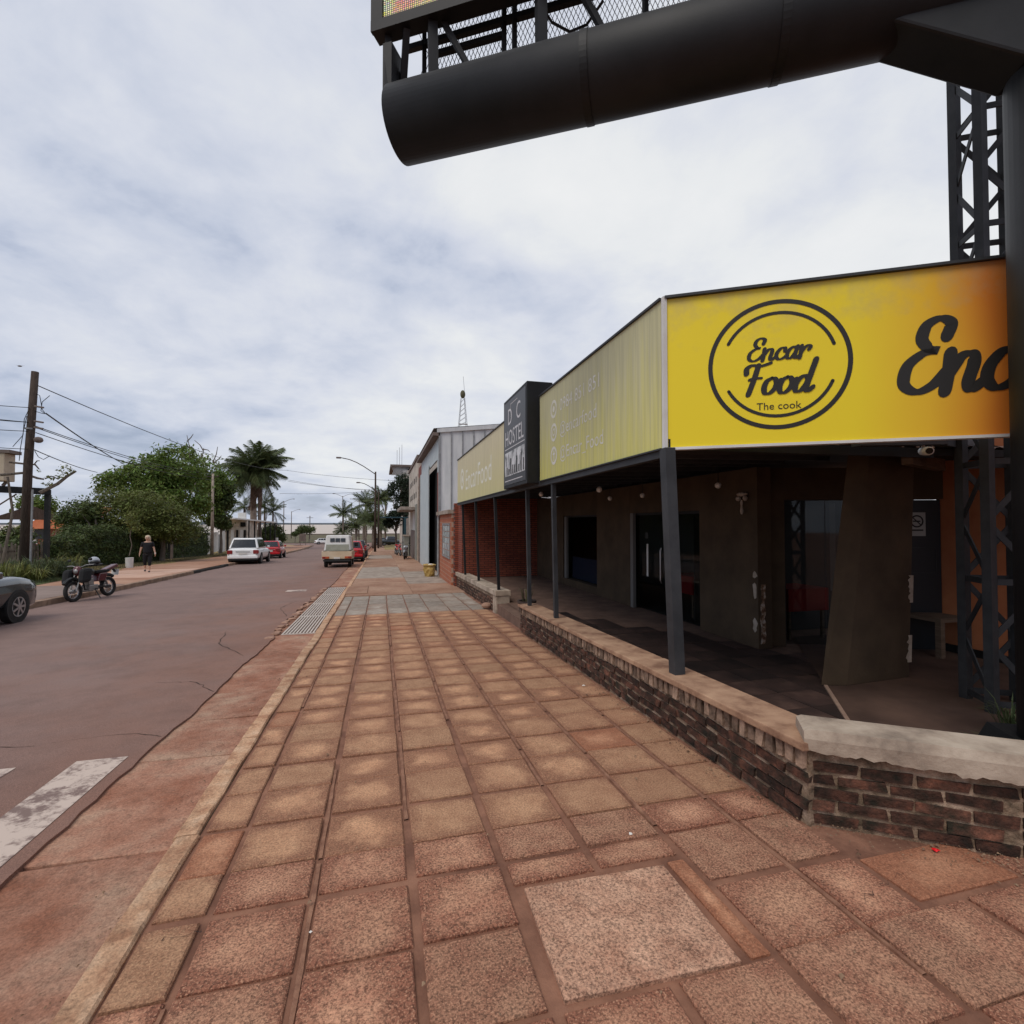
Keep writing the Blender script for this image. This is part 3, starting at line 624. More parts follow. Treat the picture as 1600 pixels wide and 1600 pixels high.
wall('orange_wall', 7.33, 7.5, 3.2, 5.12, FZ, 2.75, 'wall_orange'); wall('orange_wall', 7.10, 7.33, 1.2, 3.2, FZ, 2.75, 'wall_orange')
obj('skirting', MB().box(7.30, 7.328, 3.2, 5.1, FZ, FZ+.1), 'black_paint', re_)
obj('dark_door', ibox(1.5, LN-.02, .03, .07, FZ, 1.97), mat('door_dark', (.018, .02, .024), rough=.4), re_)
# no-smoking notice and small frame on the dark door
sg = thing('no_smoking_sign', 'small white no-smoking notice on the dark glass by the orange wall', 'sign', ipt(2.05, .075, 1.62))
obj('plate', ibox(1.93, 2.15, .072, .078, 1.48, 1.80), mat('dull_white', (.34, .33, .31)), sg)
mb = MB(); cc = (2.04, 1.68); 
for i in range(24):
    a0, a1 = 2*math.pi*i/24, 2*math.pi*(i+1)/24
    q = lambda r, a: (I0.x+idr.x*(cc[0]+r*math.cos(a))+idr.y*.0795, I0.y+idr.y*(cc[0]+r*math.cos(a))-idr.x*.0795, cc[1]+r*math.sin(a))
    mb.quad(q(.065, a0), q(.085, a0), q(.085, a1), q(.065, a1))
obj('ring', mb, 'black_paint', sg); obj('bar', ibox(0, 0, 0, 0, 0, 0).add([(I0.x+idr.x*s+idr.y*.0797, I0.y+idr.y*s-idr.x*.0797, z) for s, z in ((1.985, 1.725), (1.995, 1.735), (2.095, 1.635), (2.085, 1.625))], [(0,1,2,3)]), 'black_paint', sg)
obj('cigarette', ibox(1.99, 2.085, .0785, .0792, 1.672, 1.69), 'black_paint', sg)
obj('small_print', ibox(1.96, 2.12, .0785, .079, 1.55, 1.57), 'black_paint', sg)
obj('outlined_frame', ibox(1.9, 2.28, .073, .076, 1.32, 1.325).add(ibox(1.9, 2.28, .073, .076, .98, .985).v, ibox(1.9, 2.28, .073, .076, .98, .985).f).add(ibox(2.275, 2.28, .073, .076, .98, 1.32).v, ibox(0, 1, 0, 1, 0, 1).f), 'grey_steel', re_)
# leaning tapered pillar
mb = MB(); b0 = [(4.46, 4.27), (4.72, 4.20), (5.66, 4.26), (5.45, 4.75)]; b1 = [(4.80, 4.20), (4.98, 4.10), (5.66, 4.16), (5.5, 4.6)]
mb.v = [(x, y, FZ) for x, y in b0]+[(x, y, 2.5) for x, y in b1]; mb.f = [(3,2,1,0), (4,5,6,7)]+[(i, (i+1) % 4, (i+1) % 4+4, i+4) for i in range(4)]
obj('tapered_pillar', mb, 'wall_brown', re_, bevel=.012)
for (z0, z1) in ((.12, .42), (.78, 1.08)):
    mb = MB(); n = 12; ring = []
    for q in range(n+1): ring.append((-(.02+.045*random.random()), z0+(z1-z0)*q/n))
    ring += [(0.012, z1), (0.012, z0)]; mb.prism(ring, lambda p, t: (5.66+p[0], 4.256-.0+p[0]*-.06-t-.04*(p[1]-FZ), p[1]), .004); obj('chipped_edge', mb, 'plaster_bare', re_)
# bench
be = thing('bench', 'plain pale wooden bench in the shade before the orange wall', 'bench', (7.0, 4.95, FZ))
obj('seat', MB().box(6.8, 7.28, 4.72, 5.6, .40, .45), 'wood', be)
for x, y in ((6.84, 4.76), (7.24, 4.76), (6.84, 5.55), (7.24, 5.55)): obj('leg', MB().box(x-.035, x+.035, y-.035, y+.035, FZ, .40), 'wood', be)
# roof: soffit, rafters, tiled slope, steel edge beam and posts
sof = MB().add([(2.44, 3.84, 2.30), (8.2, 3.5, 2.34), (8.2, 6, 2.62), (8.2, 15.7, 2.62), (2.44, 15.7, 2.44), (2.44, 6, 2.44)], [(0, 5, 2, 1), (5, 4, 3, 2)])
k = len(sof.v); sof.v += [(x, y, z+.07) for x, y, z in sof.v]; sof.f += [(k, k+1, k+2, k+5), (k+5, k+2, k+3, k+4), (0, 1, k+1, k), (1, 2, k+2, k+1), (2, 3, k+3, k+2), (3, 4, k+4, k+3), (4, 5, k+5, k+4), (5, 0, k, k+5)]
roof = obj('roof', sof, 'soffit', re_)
for i in range(17):
    y = 4.6+i*.66; obj('rafter', MB().beam((2.46, y, 2.33+.1*min(1, (y-3.9)/2.1)), (4.94, y, 2.37+.13*min(1, (y-3.9)/2.1)), .06, .09), 'grey_steel', roof)
mat('roof_tile', (.10, .05, .035), (.22, .12, .08), scale=6, rough=.95, rnd=.3); mat('white_sheet', (.62, .62, .6), (.75, .75, .73), scale=4, rough=.6)
rt_m = MB(); 
for i in range(6):
    a0, a1 = math.pi*i/6, math.pi*(i+1)/6; rt_m.quad((-.09*math.cos(a0), 0, .04*math.sin(a0)), (-.09*math.cos(a1), 0, .04*math.sin(a1)), (-.08*math.cos(a1), .32, .055+.035*math.sin(a1)), (-.08*math.cos(a0), .32, .055+.035*math.sin(a0)))
rtm = rt_m.mesh('roof_tile', 'roof_tile'); rtw = rt_m.mesh('roof_sheet', 'white_sheet')
for r in range(4):
    for i in range(30):
        x = 2.6+.185*i; y = 3.87-.059*(x-2.44)+r*.27
        place('roof_tile', rtw if x < 3.5 else rtm, (x, y, 2.39+r*.06+random.uniform(-.004, .004)), (0, 0, random.gauss(0, .03)), roof)
obj('fascia', MB().beam((2.40, 3.83, 2.335), (5.2, 3.66, 2.335), .04, .09), 'black_steel', re_)
gt = obj('gutter_box', MB().beam((4.1, 3.52, 2.40), (5.05, 3.46, 2.44), .10, .12), 'grey_steel', re_)
obj('gutter_box', MB().beam((5.02, 3.46, 2.44), (7.3, 4.6, 2.62), .10, .14), 'grey_steel', re_)
obj('rafter_end', MB().beam((5.0, 3.75, 2.30), (6.6, 4.55, 2.36), .09, .14), 'wood', re_)
cm = thing('security_camera', 'small white bullet security camera under the roof corner', 'camera', (4.78, 3.42, 2.32))
obj('body', MB().tube([(4.86, 3.50, 2.32), (4.74, 3.36, 2.30)], .038, 10), 'white_paint', cm, smooth=True); obj('lens', MB().tube([(4.742, 3.362, 2.3), (4.735, 3.352, 2.299)], .028, 10), 'black_paint', cm); obj('bracket', MB().tube([(4.84, 3.48, 2.33), (4.86, 3.5, 2.40)], .014, 6), 'white_paint', cm)
obj('edge_beam', MB().beam((2.40, 3.83, 2.262), (2.40, 15.9, 2.262), .07, .075), 'grey_steel', re_)
PY = [3.79, 6.83, 8.16, 10.67, 12.98, 15.15]
for i, y in enumerate(PY):
    lean = (-.05, .03) if i == 0 else (0, 0); b = .095 if i == 0 else .06
    zb = gz(y)+(.468 if i != 99 else 0)
    obj('post', MB().beam((2.45 if i < 3 else 2.50, y, zb), (2.41+lean[0]*.4, y+lean[1], 2.30), b, b, up=(0, 1, 0)), 'grey_steel' if i < 3 else 'black_steel', re_)
# end wall of red brick
brick_mat('red_brick', (.30, .075, .04), (.22, .05, .03), (.07, .03, .022), .24, .068, 'xz', .010)
obj('brick_end_wall', MB().box(2.47, 5.3, 15.64, 15.86, gz(15.7)-.05, 2.5), 'red_brick', re_)
obj('brick_pier', MB().box(2.36, 2.47, 16.45, 16.75, gz(16.6)-.02, 2.32), 'red_brick', re_)
obj('brick_pier_face', MB().box(2.47, 2.62, 15.86, 16.75, gz(16.4)-.02, 2.3), 'red_brick', re_)
# hanging bulbs
BL = {(3.3, 7.2): 'largest, between the two front posts', (2.9, 8.9): 'leftmost, beside the second post', (4.4, 9.1): 'left of the glass doors', (4.5, 8.0): 'above the glass doors', (4.7, 6.2): 'right of the corner post'}
for (x, y, z) in ((3.3, 7.2, 2.18), (2.9, 8.9, 2.2), (4.4, 9.1, 2.15), (4.5, 8.0, 2.15), (4.7, 6.2, 2.2)):
    b = thing('hanging_bulb', 'white globe bulb under the terrace ceiling, %s' % BL[(x, y)], 'light bulb', (x, y, z), group='bulbs under the terrace ceiling')
    obj('globe', MB().sphere((x, y, z), .045, 10, 7), 'bulb', b, smooth=True); obj('cord', MB().tube([(x, y, z+.04), (x, y, 2.46)], .006, 5), 'black_paint', b)
lp = thing('wall_lamp', 'ornate pale wall lamp hanging beside the dark corner opening', 'lamp', (BX-.1, 5.95, 1.95))
obj('bracket', MB().sphere((BX-.05, 5.95, 2.06), .06, 8, 5, (1, 1.6, .5)).sphere((BX-.06, 5.88, 2.0), .035, 7, 5).sphere((BX-.06, 6.02, 2.0), .035, 7, 5), 'plaster_bare', lp); obj('drop', MB().lathe([(.01, -.2), (.022, -.16), (.012, -.08), (.02, -.04), (.01, 0)], 8, (BX-.06, 5.95, 1.98)), 'plaster_bare', lp)
# potted plant in the entrance
pc = (2.75, 9.35); pz = FZ-.14
pp = thing('potted_plant', 'dark round pot with a sparse spiky plant in the terrace entrance', 'plant', (pc[0], pc[1], pz))
obj('pot', MB().lathe([(.12, 0), (.17, .3), (.19, .31), (.19, .35), (.15, .34), (.15, .30)], 14, (pc[0], pc[1], pz)), mat('pot_dark', (.05, .035, .03), (.08, .055, .045)), pp)
leaf_mat('grass_leaf', (.05, .075, .03), (.10, .12, .05)); leaf_mat('dry_leaf', (.10, .09, .05), (.18, .15, .08))
def blades(c, n, h, spread, seed, w=.012, droop=.5):
    rg = np.random.default_rng(seed); mb = MB()
    for i in range(n):
        a = rg.random()*2*math.pi; o = rg.random()*spread*.3; hh = h*rg.uniform(.5, 1.1); sp = spread*rg.uniform(.2, 1)
        d = np.array([math.cos(a), math.sin(a), 0]); s = np.array([-d[1], d[0], 0])*w*rg.uniform(.6, 1.3); b = np.array(c)+d*o
        p1 = b+d*sp*.4+np.array([0, 0, hh*.7]); p2 = b+d*sp+np.array([0, 0, hh*(1-droop*rg.random())])
        mb.add([b-s, b+s, p1+s*.8, p1-s*.8, p2], [(0, 1, 2, 3), (3, 2, 4)])
    return mb
obj('leaves', blades((pc[0], pc[1], pz+.3), 36, .38, .26, 4, .010), 'dry_leaf', pp)

# ------------------------------------------------------------------ signs
def sign_mat(name, top, bot, streak=.35):
    m = mat(name, top, rough=.6); t, p, vm, nz, oi, tc, _ = m_nodes[name]
    g = t.nodes.new('ShaderNodeSeparateXYZ'); t.links.new(tc.outputs['Generated'], g.inputs[0])
    vm.inputs[1].default_value = (9, 9, .35)
    f = math_node(t, 'ADD', math_node(t, 'MULTIPLY', nz(1.5, 6), .9), math_node(t, 'MULTIPLY', g.outputs[2], -.55))
    c = ramp(t, f, [(.02, top), (.45, bot)]); st = ramp(t, nz(2.6, 8), [(.35, (.75,)*3), (.6, (1.05,)*3)])
    t.links.new(mixc(t, streak, c, st, 'MULTIPLY'), p.inputs['Base Color']); return m
sign_mat('faded_yellow', (.60, .57, .33), (.68, .64, .20), .6)
sign_mat('faded_cream', (.63, .56, .36), (.62, .57, .28), .55)
mat('faded_ink', (.82, .81, .74), (.70, .68, .54), scale=9, rough=.7)
mat('print_black', (.018, .016, .014), rough=.55)
SX, ST, SB = 2.38, 3.6, 2.305
ss = thing('side_sign', 'faded pale yellow side banner with phone number and two social handles', 'sign', (SX, 5.4, SB))
obj('panel', MB().box(SX-.02, SX+.06, 3.86, 7.3, SB, ST), 'faded_yellow', ss)
obj('frame', MB().beam((SX-.012, 3.85, ST+.012), (SX-.012, 7.3, ST+.012), .06, .022).beam((SX-.012, 3.85, SB-.008), (SX-.012, 7.3, SB-.008), .06, .014), 'grey_steel', ss)
def onside(y0, z0, d=.0225): return lambda x, y: (SX-.02-d+.02, y0-x, z0+y)
for txt, z, sz, y in (('0984 851 851', 3.19, .235, 6.42), ('@encarfood', 2.86, .235, 6.42), ('@Encar_Food', 2.53, .235, 6.42)):
    obj('lettering', text_mb(txt, sz, onside(y, z), space=1.02), 'faded_ink', ss)
def disc(mb, y, z, r0, r1, n=20, x=SX-.0225):
    for i in range(n):
        a0, a1 = 2*math.pi*i/n, 2*math.pi*(i+1)/n
        mb.quad((x, y-r0*math.cos(a0), z+r0*math.sin(a0)), (x, y-r1*math.cos(a0), z+r1*math.sin(a0)), (x, y-r1*math.cos(a1), z+r1*math.sin(a1)), (x, y-r0*math.cos(a1), z+r0*math.sin(a1)))
    return mb
obj('phone_icon', disc(disc(MB(), 6.66, 3.27, .09, .13), 6.66, 3.27, .0, .045), 'faded_ink', ss)
obj('camera_icon', disc(disc(disc(MB(), 6.66, 2.94, .09, .13), 6.66, 2.94, .03, .055), 6.62, 2.985, 0, .012), 'faded_ink', ss)
ic = disc(MB(), 6.66, 2.61, .09, .13); x = SX-.0225
ic.add([(x, 6.665, 2.53), (x, 6.635, 2.53), (x, 6.635, 2.69), (x, 6.665, 2.69)], [(0,1,2,3)]).add([(x-.0004, 6.70, 2.62), (x-.0004, 6.61, 2.62), (x-.0004, 6.61, 2.645), (x-.0004, 6.70, 2.645)], [(0,1,2,3)]); obj('letter_icon', ic, 'faded_ink', ss)
s2 = thing('far_side_sign', 'very faded cream banner lettered Encarfood beyond the hostel box sign', 'sign', (SX, 12, SB))
obj('panel', MB().box(SX-.02, SX+.06, 8.9, 15.85, SB, 3.66), 'faded_cream', s2)
obj('frame', MB().beam((SX-.012, 8.9, 3.672), (SX-.012, 15.86, 3.672), .06, .022).beam((SX-.012, 8.9, SB-.008), (SX-.012, 15.86, SB-.008), .06, .014), 'grey_steel', s2)
obj('lettering', text_mb('EncarFood', .82, onside(14.3, 2.62)), 'faded_ink', s2)
obj('emblem', disc(disc(MB(), 14.9, 2.98, .22, .32), 14.9, 2.98, 0, .12), 'faded_ink', s2)
# front sign along the chamfer
CD = Vector((.858, -.513, 0)); CN = Vector((-.513, -.858, 0)); CO = Vector((SX, 3.83, 0))
def fr_(s, z, o=0.0): p = CO+CD*s+CN*o; return (p.x, p.y, z)
m = mat('front_yellow', (.72, .50, .015), rough=.55); t, p, vm, nz, oi, tc, _ = m_nodes['front_yellow']
g = t.nodes.new('ShaderNodeSeparateXYZ'); t.links.new(tc.outputs['Generated'], g.inputs[0])
fx = math_node(t, 'ADD', g.outputs[0], math_node(t, 'MULTIPLY', nz(.9, 2), .08))
cy = ramp(t, fx, [(.0, (.84, .66, .016)), (.42, (.84, .65, .016)), (.55, (.80, .48, .02)), (.66, (.66, .20, .022)), (.85, (.55, .10, .016))])
dirt_s = ramp(t, math_node(t, 'ADD', math_node(t, 'MULTIPLY', nz(5, 6), .5), math_node(t, 'MULTIPLY', g.outputs[2], .45)), [(.58, (0,)*3), (.80, (.55,)*3)])
t.links.new(mixc(t, dirt_s, cy, (.42, .33, .20)), p.inputs['Base Color'])
fs = thing('front_sign', 'bright yellow and orange restaurant sign with a round black logo', 'sign', fr_(1.6, SB))
FL = 3.7
mb = MB().box(.02, FL, -.06, 0, SB, ST, lambda s, o, z: fr_(s, z, o)); obj('panel', mb, 'front_yellow', fs)
obj('frame', MB().beam(fr_(0, ST+.012), fr_(FL, ST+.012), .07, .022), 'grey_steel', fs)
obj('lower_trim', MB().beam(fr_(0, SB-.01, -.02), fr_(FL, SB-.01, -.02), .07, .022), 'white_paint', fs)
obj('corner_trim', MB().beam(fr_(-.005, SB-.02, .008), fr_(-.005, ST+.02, .008), .035, .035), 'white_paint', fs)
def arc(r0, r1, a0, a1, s, z, o=.003, n=64):
    mb = MB(); k = max(4, int(n*(a1-a0)/360)); rc = (r0+r1)/2; h = (r1-r0)/2
    for i in range(k):
        A, B = R(a0+(a1-a0)*i/k), R(a0+(a1-a0)*(i+1)/k); q = lambda r, a: fr_(s+r*math.cos(a), z+r*math.sin(a), o)
        mb.quad(q(r0, A), q(r1, A), q(r1, B), q(r0, B))
    if a1-a0 < 359:
        for aa, sg_ in ((R(a0), -1), (R(a1), 1)):
            cxx, czz = s+rc*math.cos(aa), z+rc*math.sin(aa)
            mb.add([fr_(cxx+h*math.cos(t_), czz+h*math.sin(t_), o) for t_ in np.linspace(0, 2*math.pi, 13)[:-1]], [tuple(range(12))])
    return mb
LS, LZ = .885, 2.955
lg = obj('logo_ring', arc(.500, .535, 0, 360, LS, LZ, n=96), 'print_black', fs)
obj('logo_arc', arc(.412, .438, 18, 152, LS, LZ+.0), 'print_black', fs)
obj('logo_arc', arc(.412, .438, 208, 337, LS, LZ), 'print_black', fs)
onf = lambda s0, z0: (lambda x, y, k=0: fr_(s0+x, z0+y, .0035+k))
obj('lettering', script_mb('Encar', .185, onf(LS-.24, LZ+.04), w=.175, xs=.93), 'print_black', fs)
obj('lettering', script_mb('Food', .25, onf(LS-.29, LZ-.235), w=.185, xs=.92), 'print_black', fs)
obj('lettering', text_mb('The cook', .085, lambda x, y: fr_(LS+x, LZ-.37+y, .0035), 'CENTER'), 'print_black', fs)
obj('large_lettering', script_mb('Encar', .55, onf(1.70, 2.655), w=.19, shear=.18, xs=.80), 'print_black', fs)
# hostel box sign
hs = thing('hostel_sign', 'black upright box sign lettered DC HOSTEL with a small street picture', 'sign', (2.3, 8.1, 2.26))
HX, HY0, HY1, HZ0, HZ1 = 2.17, 7.36, 8.86, 2.27, 3.86
obj('box', MB().box(HX, HX+.42, HY0, HY1, HZ0, HZ1), 'black_steel', hs, bevel=.008)
mat('hostel_face', (.030, .027, .030), rough=.4); mat('hostel_white', (.62, .6, .6), rough=.5); 
obj('face', MB().box(HX-.006, HX, HY0+.06, HY1-.06, HZ0+.06, HZ1-.06), 'hostel_face', hs)
hf = lambda y0, z0: (lambda x, y: (HX-.0075, y0-x, z0+y))
for tx, y in (('D', 8.54), ('C', 7.98)): obj('lettering', text_mb(tx, .40, hf(y, 3.38)), 'hostel_white', hs)
obj('lettering', text_mb('HOSTEL', .36, lambda x, y: (HX-.0075, 8.73-x*.93, 3.02+y*1.05)), 'hostel_white', hs)
obj('underline', MB().box(HX-.008, HX-.0062, 7.47, 8.75, 2.955, 2.97), 'hostel_white', hs)
obj('emblem_bracket', MB().box(HX-.008, HX-.0062, 7.9, 8.35, 3.715, 3.725).box(HX-.008, HX-.0062, 8.343, 8.35, 3.5, 3.715), 'hostel_white', hs)
m = mat('hostel_photo', (.05, .05, .05), (.55, .55, .55), (.7, .7, .7), scale=5, detail=3, rough=.4, stretch=(1, 3, 1.2))
obj('street_picture', MB().box(HX-.009, HX-.0062, 7.46, 8.74, 2.48, 2.9), 'hostel_photo', hs)
mb = MB(); 
for i in range(9): y = 7.5+i*.13; h = random.uniform(.1, .33); mb.box(HX-.0105, HX-.0093, y, y+random.uniform(.05, .1), 2.5, 2.5+h)
obj('picture_figures', mb, 'print_black', hs); obj('small_print', MB().box(HX-.008, HX-.0062, 7.6, 8.74, 2.39, 2.405), 'hostel_white', hs)

# ------------------------------------------------------------------ screen gantry over the corner
C0 = Vector((4.39, 2.21, 0)); PD = -CD; PN = CN
def gp(t_, o, z): p = C0+PD*t_+PN*o; return (p.x, p.y, z)
ga = thing('screen_gantry', 'black steel column and wide pipe arm carrying a lit dot screen', 'gantry', (C0.x, C0.y, gz(2.2)))
PZ, PR, PE = 5.40, .315, 4.95
obj('column', MB().lathe([(.305, gz(2)), (.305, PZ+.1)], 40, (C0.x, C0.y, 0)), 'black_steel', ga, smooth=False)
for p_ in ga.children[0].data.polygons: p_.use_smooth = len(p_.vertices) == 4
ring = MB().tube([gp(PE, 0, PZ), gp(-.6, 0, PZ)], PR, 48); o = obj('pipe_arm', ring, 'black_steel', ga)
for p_ in o.data.polygons: p_.use_smooth = len(p_.vertices) == 4
for tt in (1.75, 3.2): 
    o = obj('pipe_collar', MB().tube([gp(tt, 0, PZ), gp(tt-.06, 0, PZ)], PR+.006, 48), 'black_steel', o if False else ga)
g = MB(); prof = [(.2, PZ), (1.05, PZ-.26), (.30, PZ-.72), (.0, PZ-.74), (0, PZ)]
g.prism(prof, lambda p_, t_: gp(p_[0], -.16+t_, p_[1]), .34); obj('haunch', g, 'black_steel', ga, bevel=.02)
obj('base_plate', MB().box(-.55, .42, -.42, .42, gz(2)+.0, gz(2)+.26, lambda a, b, z: gp(a*.8 if z > .1 else a, b*.8 if z > .1 else b, z)), 'black_steel', ga)
# screen box
QZ0, QZ1, QF, QB, QE = 6.15, 9.0, .20, .07, 5.12
obj('screen_box', MB().box(-1.5, QE, QB, QF-.02, QZ0+.004, QZ1, lambda a, b, z: gp(a, b, z)), 'black_steel', ga)
fr = obj('screen_frame', MB().box(-1.5, QE+.004, QF-.02, QF+.02, QZ0, QZ0+.10, gp).box(QE-.115, QE+.003, QF-.02, QF+.019, QZ0+.10, QZ1, gp).box(-1.5, QE+.002, QF-.02, QF+.019, QZ1-.1, QZ1-.003, gp), 'black_steel', ga)
m = bpy.data.materials.new('led'); m.use_nodes = True; t = m.node_tree; p = t.nodes['Principled BSDF']; p.inputs['Base Color'].default_value = (.01, .01, .01, 1); MATS['led'] = m
tc = t.nodes.new('ShaderNodeUVMap'); vo = t.nodes.new('ShaderNodeTexVoronoi'); vo.inputs['Randomness'].default_value = 0; vo.inputs['Scale'].default_value = 52; t.links.new(tc.outputs[0], vo.inputs['Vector'])
dot = math_node(t, 'LESS_THAN', vo.outputs['Distance'], .34)
vn = t.nodes.new('ShaderNodeTexNoise'); vn.inputs['Scale'].default_value = 2.5; t.links.new(tc.outputs[0], vn.inputs['Vector'])
wn = t.nodes.new('ShaderNodeTexWhiteNoise'); wn.noise_dimensions = '2D'; t.links.new(vo.outputs['Position'], wn.inputs['Vector'])
lc = mixc(t, .3, ramp(t, vn.outputs[0], [(.4, (.9, .25, .05)), (.5, (.75, .7, .05)), (.6, (.5, .6, .45))]), wn.outputs['Color'])
t.links.new(lc, p.inputs['Emission Color']); t.links.new(math_node(t, 'MULTIPLY', dot, 1.1), p.inputs['Emission Strength'])
mb = MB(); mb.v = [gp(-1.4, QF+.002, QZ0+.10), gp(QE-.115, QF+.002, QZ0+.10), gp(QE-.115, QF+.002, QZ1-.1), gp(-1.4, QF+.002, QZ1-.1)]; mb.f = [(0,1,2,3)]
o = obj('screen', mb, 'led', ga); uv = o.data.uv_layers.new(name='UVMap')
for i, q in enumerate(((0, 0), (6.4, 0), (6.4, 2.65), (0, 2.65))): uv.data[i].uv = q
# supports between pipe and screen, mesh guard at the back, cables
b_ = lambda name, a, c, w=.07: obj(name, MB().beam(gp(*a), gp(*c), w, w), 'black_steel', ga)
for tt in (4.55, 3.55, 2.2, .9): b_('upright', (tt, .1, PZ+PR-.03), (tt, .12, QZ0+.01), .085)
for tt, t2 in ((4.2, 4.05), (3.0, 2.95)): b_('brace', (tt, -.0, PZ+PR-.02), (tt+.25, .1, QZ0+.01), .045)
for tt in (4.75, 3.95, 3.85, 2.7, 1.5): b_('guard_post', (tt, -.12, PZ+.28), (tt, -.12, QZ0+.55), .04)
b_('guard_rail', (4.95, -.12, QZ0+.10), (.2, -.12, QZ0+.10), .05); b_('guard_rail', (4.7, -.12, QZ0-.03), (3.95, -.12, QZ0-.03), .045)
b_('end_brace', (4.98, .16, PZ+PR-.12), (5.0, .12, QZ0+.01), .06); b_('end_brace', (4.98, -.1, PZ+PR-.12), (4.8, .14, QZ0+.01), .06)
obj('end_bracket', MB().box(4.93, 5.02, -.02, .18, PZ+.16, QZ0-.10, gp), 'black_steel', ga)
mb = MB(); zlo, zhi = PZ+.28, QZ0+.5; hh = zhi-zlo; st = .042
for i in range(int(4.9/st)+10):
    for sgn in (1, -1):
        t0 = .1+i*st; dt = hh*.42*sgn
        a, b = t0-dt/2, t0+dt/2
        if min(a, b) < .1 or max(a, b) > 4.95: continue
        mb.add([gp(a-.003, -.14, zlo), gp(a+.003, -.14, zlo), gp(b+.003, -.14, zhi), gp(b-.003, -.14, zhi), gp(a, -.146, zlo), gp(b, -.146, zhi)], [(0,1,2,3), (1,4,5,2), (4,0,3,5)])
tag(obj('guard_mesh', mb, 'black_steel', ga), kind='stuff')
cab = lambda pts: obj('cable', MB().tube([gp(*q) for q in pts], .012, 6), 'black_paint', ga)
cab([(3.05, -.1, QZ0), (3.2, -.15, QZ0-.12), (3.35, -.15, QZ0-.14), (3.5, -.1, QZ0-.06), (3.55, -.05, QZ0)])
cab([(4.78, -.25, QZ0-.5), (4.72, -.26, QZ0-.56), (4.65, -.25, QZ0-.5), (4.6, -.25, PZ+PR-.05)])

# ------------------------------------------------------------------ lattice mast behind the sign
MBs = Vector((5.32, 3.28, 0)); a_ = .40
LG = [MBs, MBs+CD*a_, MBs+CD*a_-CN*a_, MBs-CN*a_]
ma = thing('lattice_mast', 'square black lattice mast rising behind the orange end of the sign', 'mast', (5.6, 3.3, FZ))
mat('mast_steel', (.020, .021, .023), (.038, .038, .04), scale=6, rough=.6)
for p in LG: obj('leg', MB().beam((p.x, p.y, FZ), (p.x, p.y, 7.2), .075, .075), 'mast_steel', ma)
for q in range(4):
    A, B = LG[q], LG[(q+1) % 4]; nn = 13; hz = 7.1/nn
    for i in range(nn):
        z0, z1 = FZ+.1+i*hz, FZ+.1+(i+1)*hz; P0, P1 = (A, B) if i % 2 else (B, A)
        obj('brace', MB().beam((P0.x, P0.y, z0), (P1.x, P1.y, z1-.04), .012, .05), 'mast_steel', ma)
        if i % 2 == 0: obj('crossbar', MB().beam((A.x, A.y, z0-.02), (B.x, B.y, z0-.02), .012, .055), 'mast_steel', ma)
gr = tag(obj('weed_tuft', blades((5.0, 2.95, FZ), 60, .30, .28, 9, .006), 'grass_leaf', at=(5.0, 2.95, FZ)), 'small green weed tuft at the foot of the lattice mast', 'plant')
gr = tag(obj('weed_tuft', blades((4.5, 2.75, FZ), 40, .12, .22, 10, .005), 'grass_leaf', at=(4.5, 2.75, FZ)), 'short dry weed tuft just behind the pale wall cap', 'plant')
# ------------------------------------------------------------------ right-hand street beyond the restaurant
mat('white_metal', (.50, .51, .51), (.62, .62, .61), scale=1.5, rough=.5, spec=.4, rnd=.05, stretch=(3, 3, .6)); mat('pale_blue_metal', (.42, .48, .50), (.50, .55, .56), scale=2, rough=.6)
mat('dark_void', (.006, .006, .006)); mat('rust_red', (.16, .04, .03), (.22, .07, .05), scale=4, rough=.8)
mat('old_plaster', (.33, .28, .23), (.52, .46, .39), (.60, .55, .48), scale=1.6, detail=9, rough=.95, bump=.4, bscale=12); mat('grey_green', (.20, .21, .18), (.27, .27, .24), scale=3)
mat('slate', (.13, .10, .09), (.18, .14, .12), scale=3); mat('teal_paint', (.02, .06, .08), rough=.6); mat('stone_dark', (.04, .03, .025), (.26, .2, .16), scale=9, detail=4, lo=.4, hi=.6, rough=1, bump=1, bscale=12)
mat('galv', (.22, .22, .22), (.32, .32, .32), scale=8, rough=.5, metal=.3); mat('awning_grey', (.24, .2, .17), (.36, .31, .27), scale=4)
brick_mat('kiosk_brick', (.42, .135, .065), (.36, .11, .055), (.46, .32, .24), .30, .155, 'yz', .008, .35)
KX = 2.30; ky0, ky1 = 16.8, 20.4; kb = gz(18.6)
ki = thing('brick_kiosk', 'small orange brick lean-to with a barred glass-block window', 'building', (KX+.5, 18.6, kb))
obj('wall', MB().box(KX, 4.2, ky0, ky1, kb-.1, 1.98), 'kiosk_brick', ki); obj('roof_slab', MB().box(KX-.12, 4.3, ky0-.04, ky1+.15, 1.98, 2.12), 'concrete', ki, bevel=.01)
wf = obj('window', MB().box(KX-.03, KX+.02, 17.15, 17.21, .42, 1.66).box(KX-.03, KX+.02, 19.14, 19.2, .42, 1.66).box(KX-.028, KX+.02, 17.21, 19.14, 1.60, 1.66).box(KX-.028, KX+.02, 17.21, 19.14, .42, .48), 'galv', ki)
mat('block_glass', (.30, .36, .37), (.52, .58, .58), scale=3, rough=.15, rnd=.3)
for i in range(3):
    for j in range(5): obj('pane', MB().box(KX-.012, KX+.01, 17.23+i*.64, 17.23+i*.64+.60, .50+j*.22, .50+j*.22+.195), 'block_glass', wf)
for i in range(2): obj('bar', MB().box(KX-.026, KX-.012, 17.83+i*.64, 17.87+i*.64, .48, 1.6), 'galv', wf)
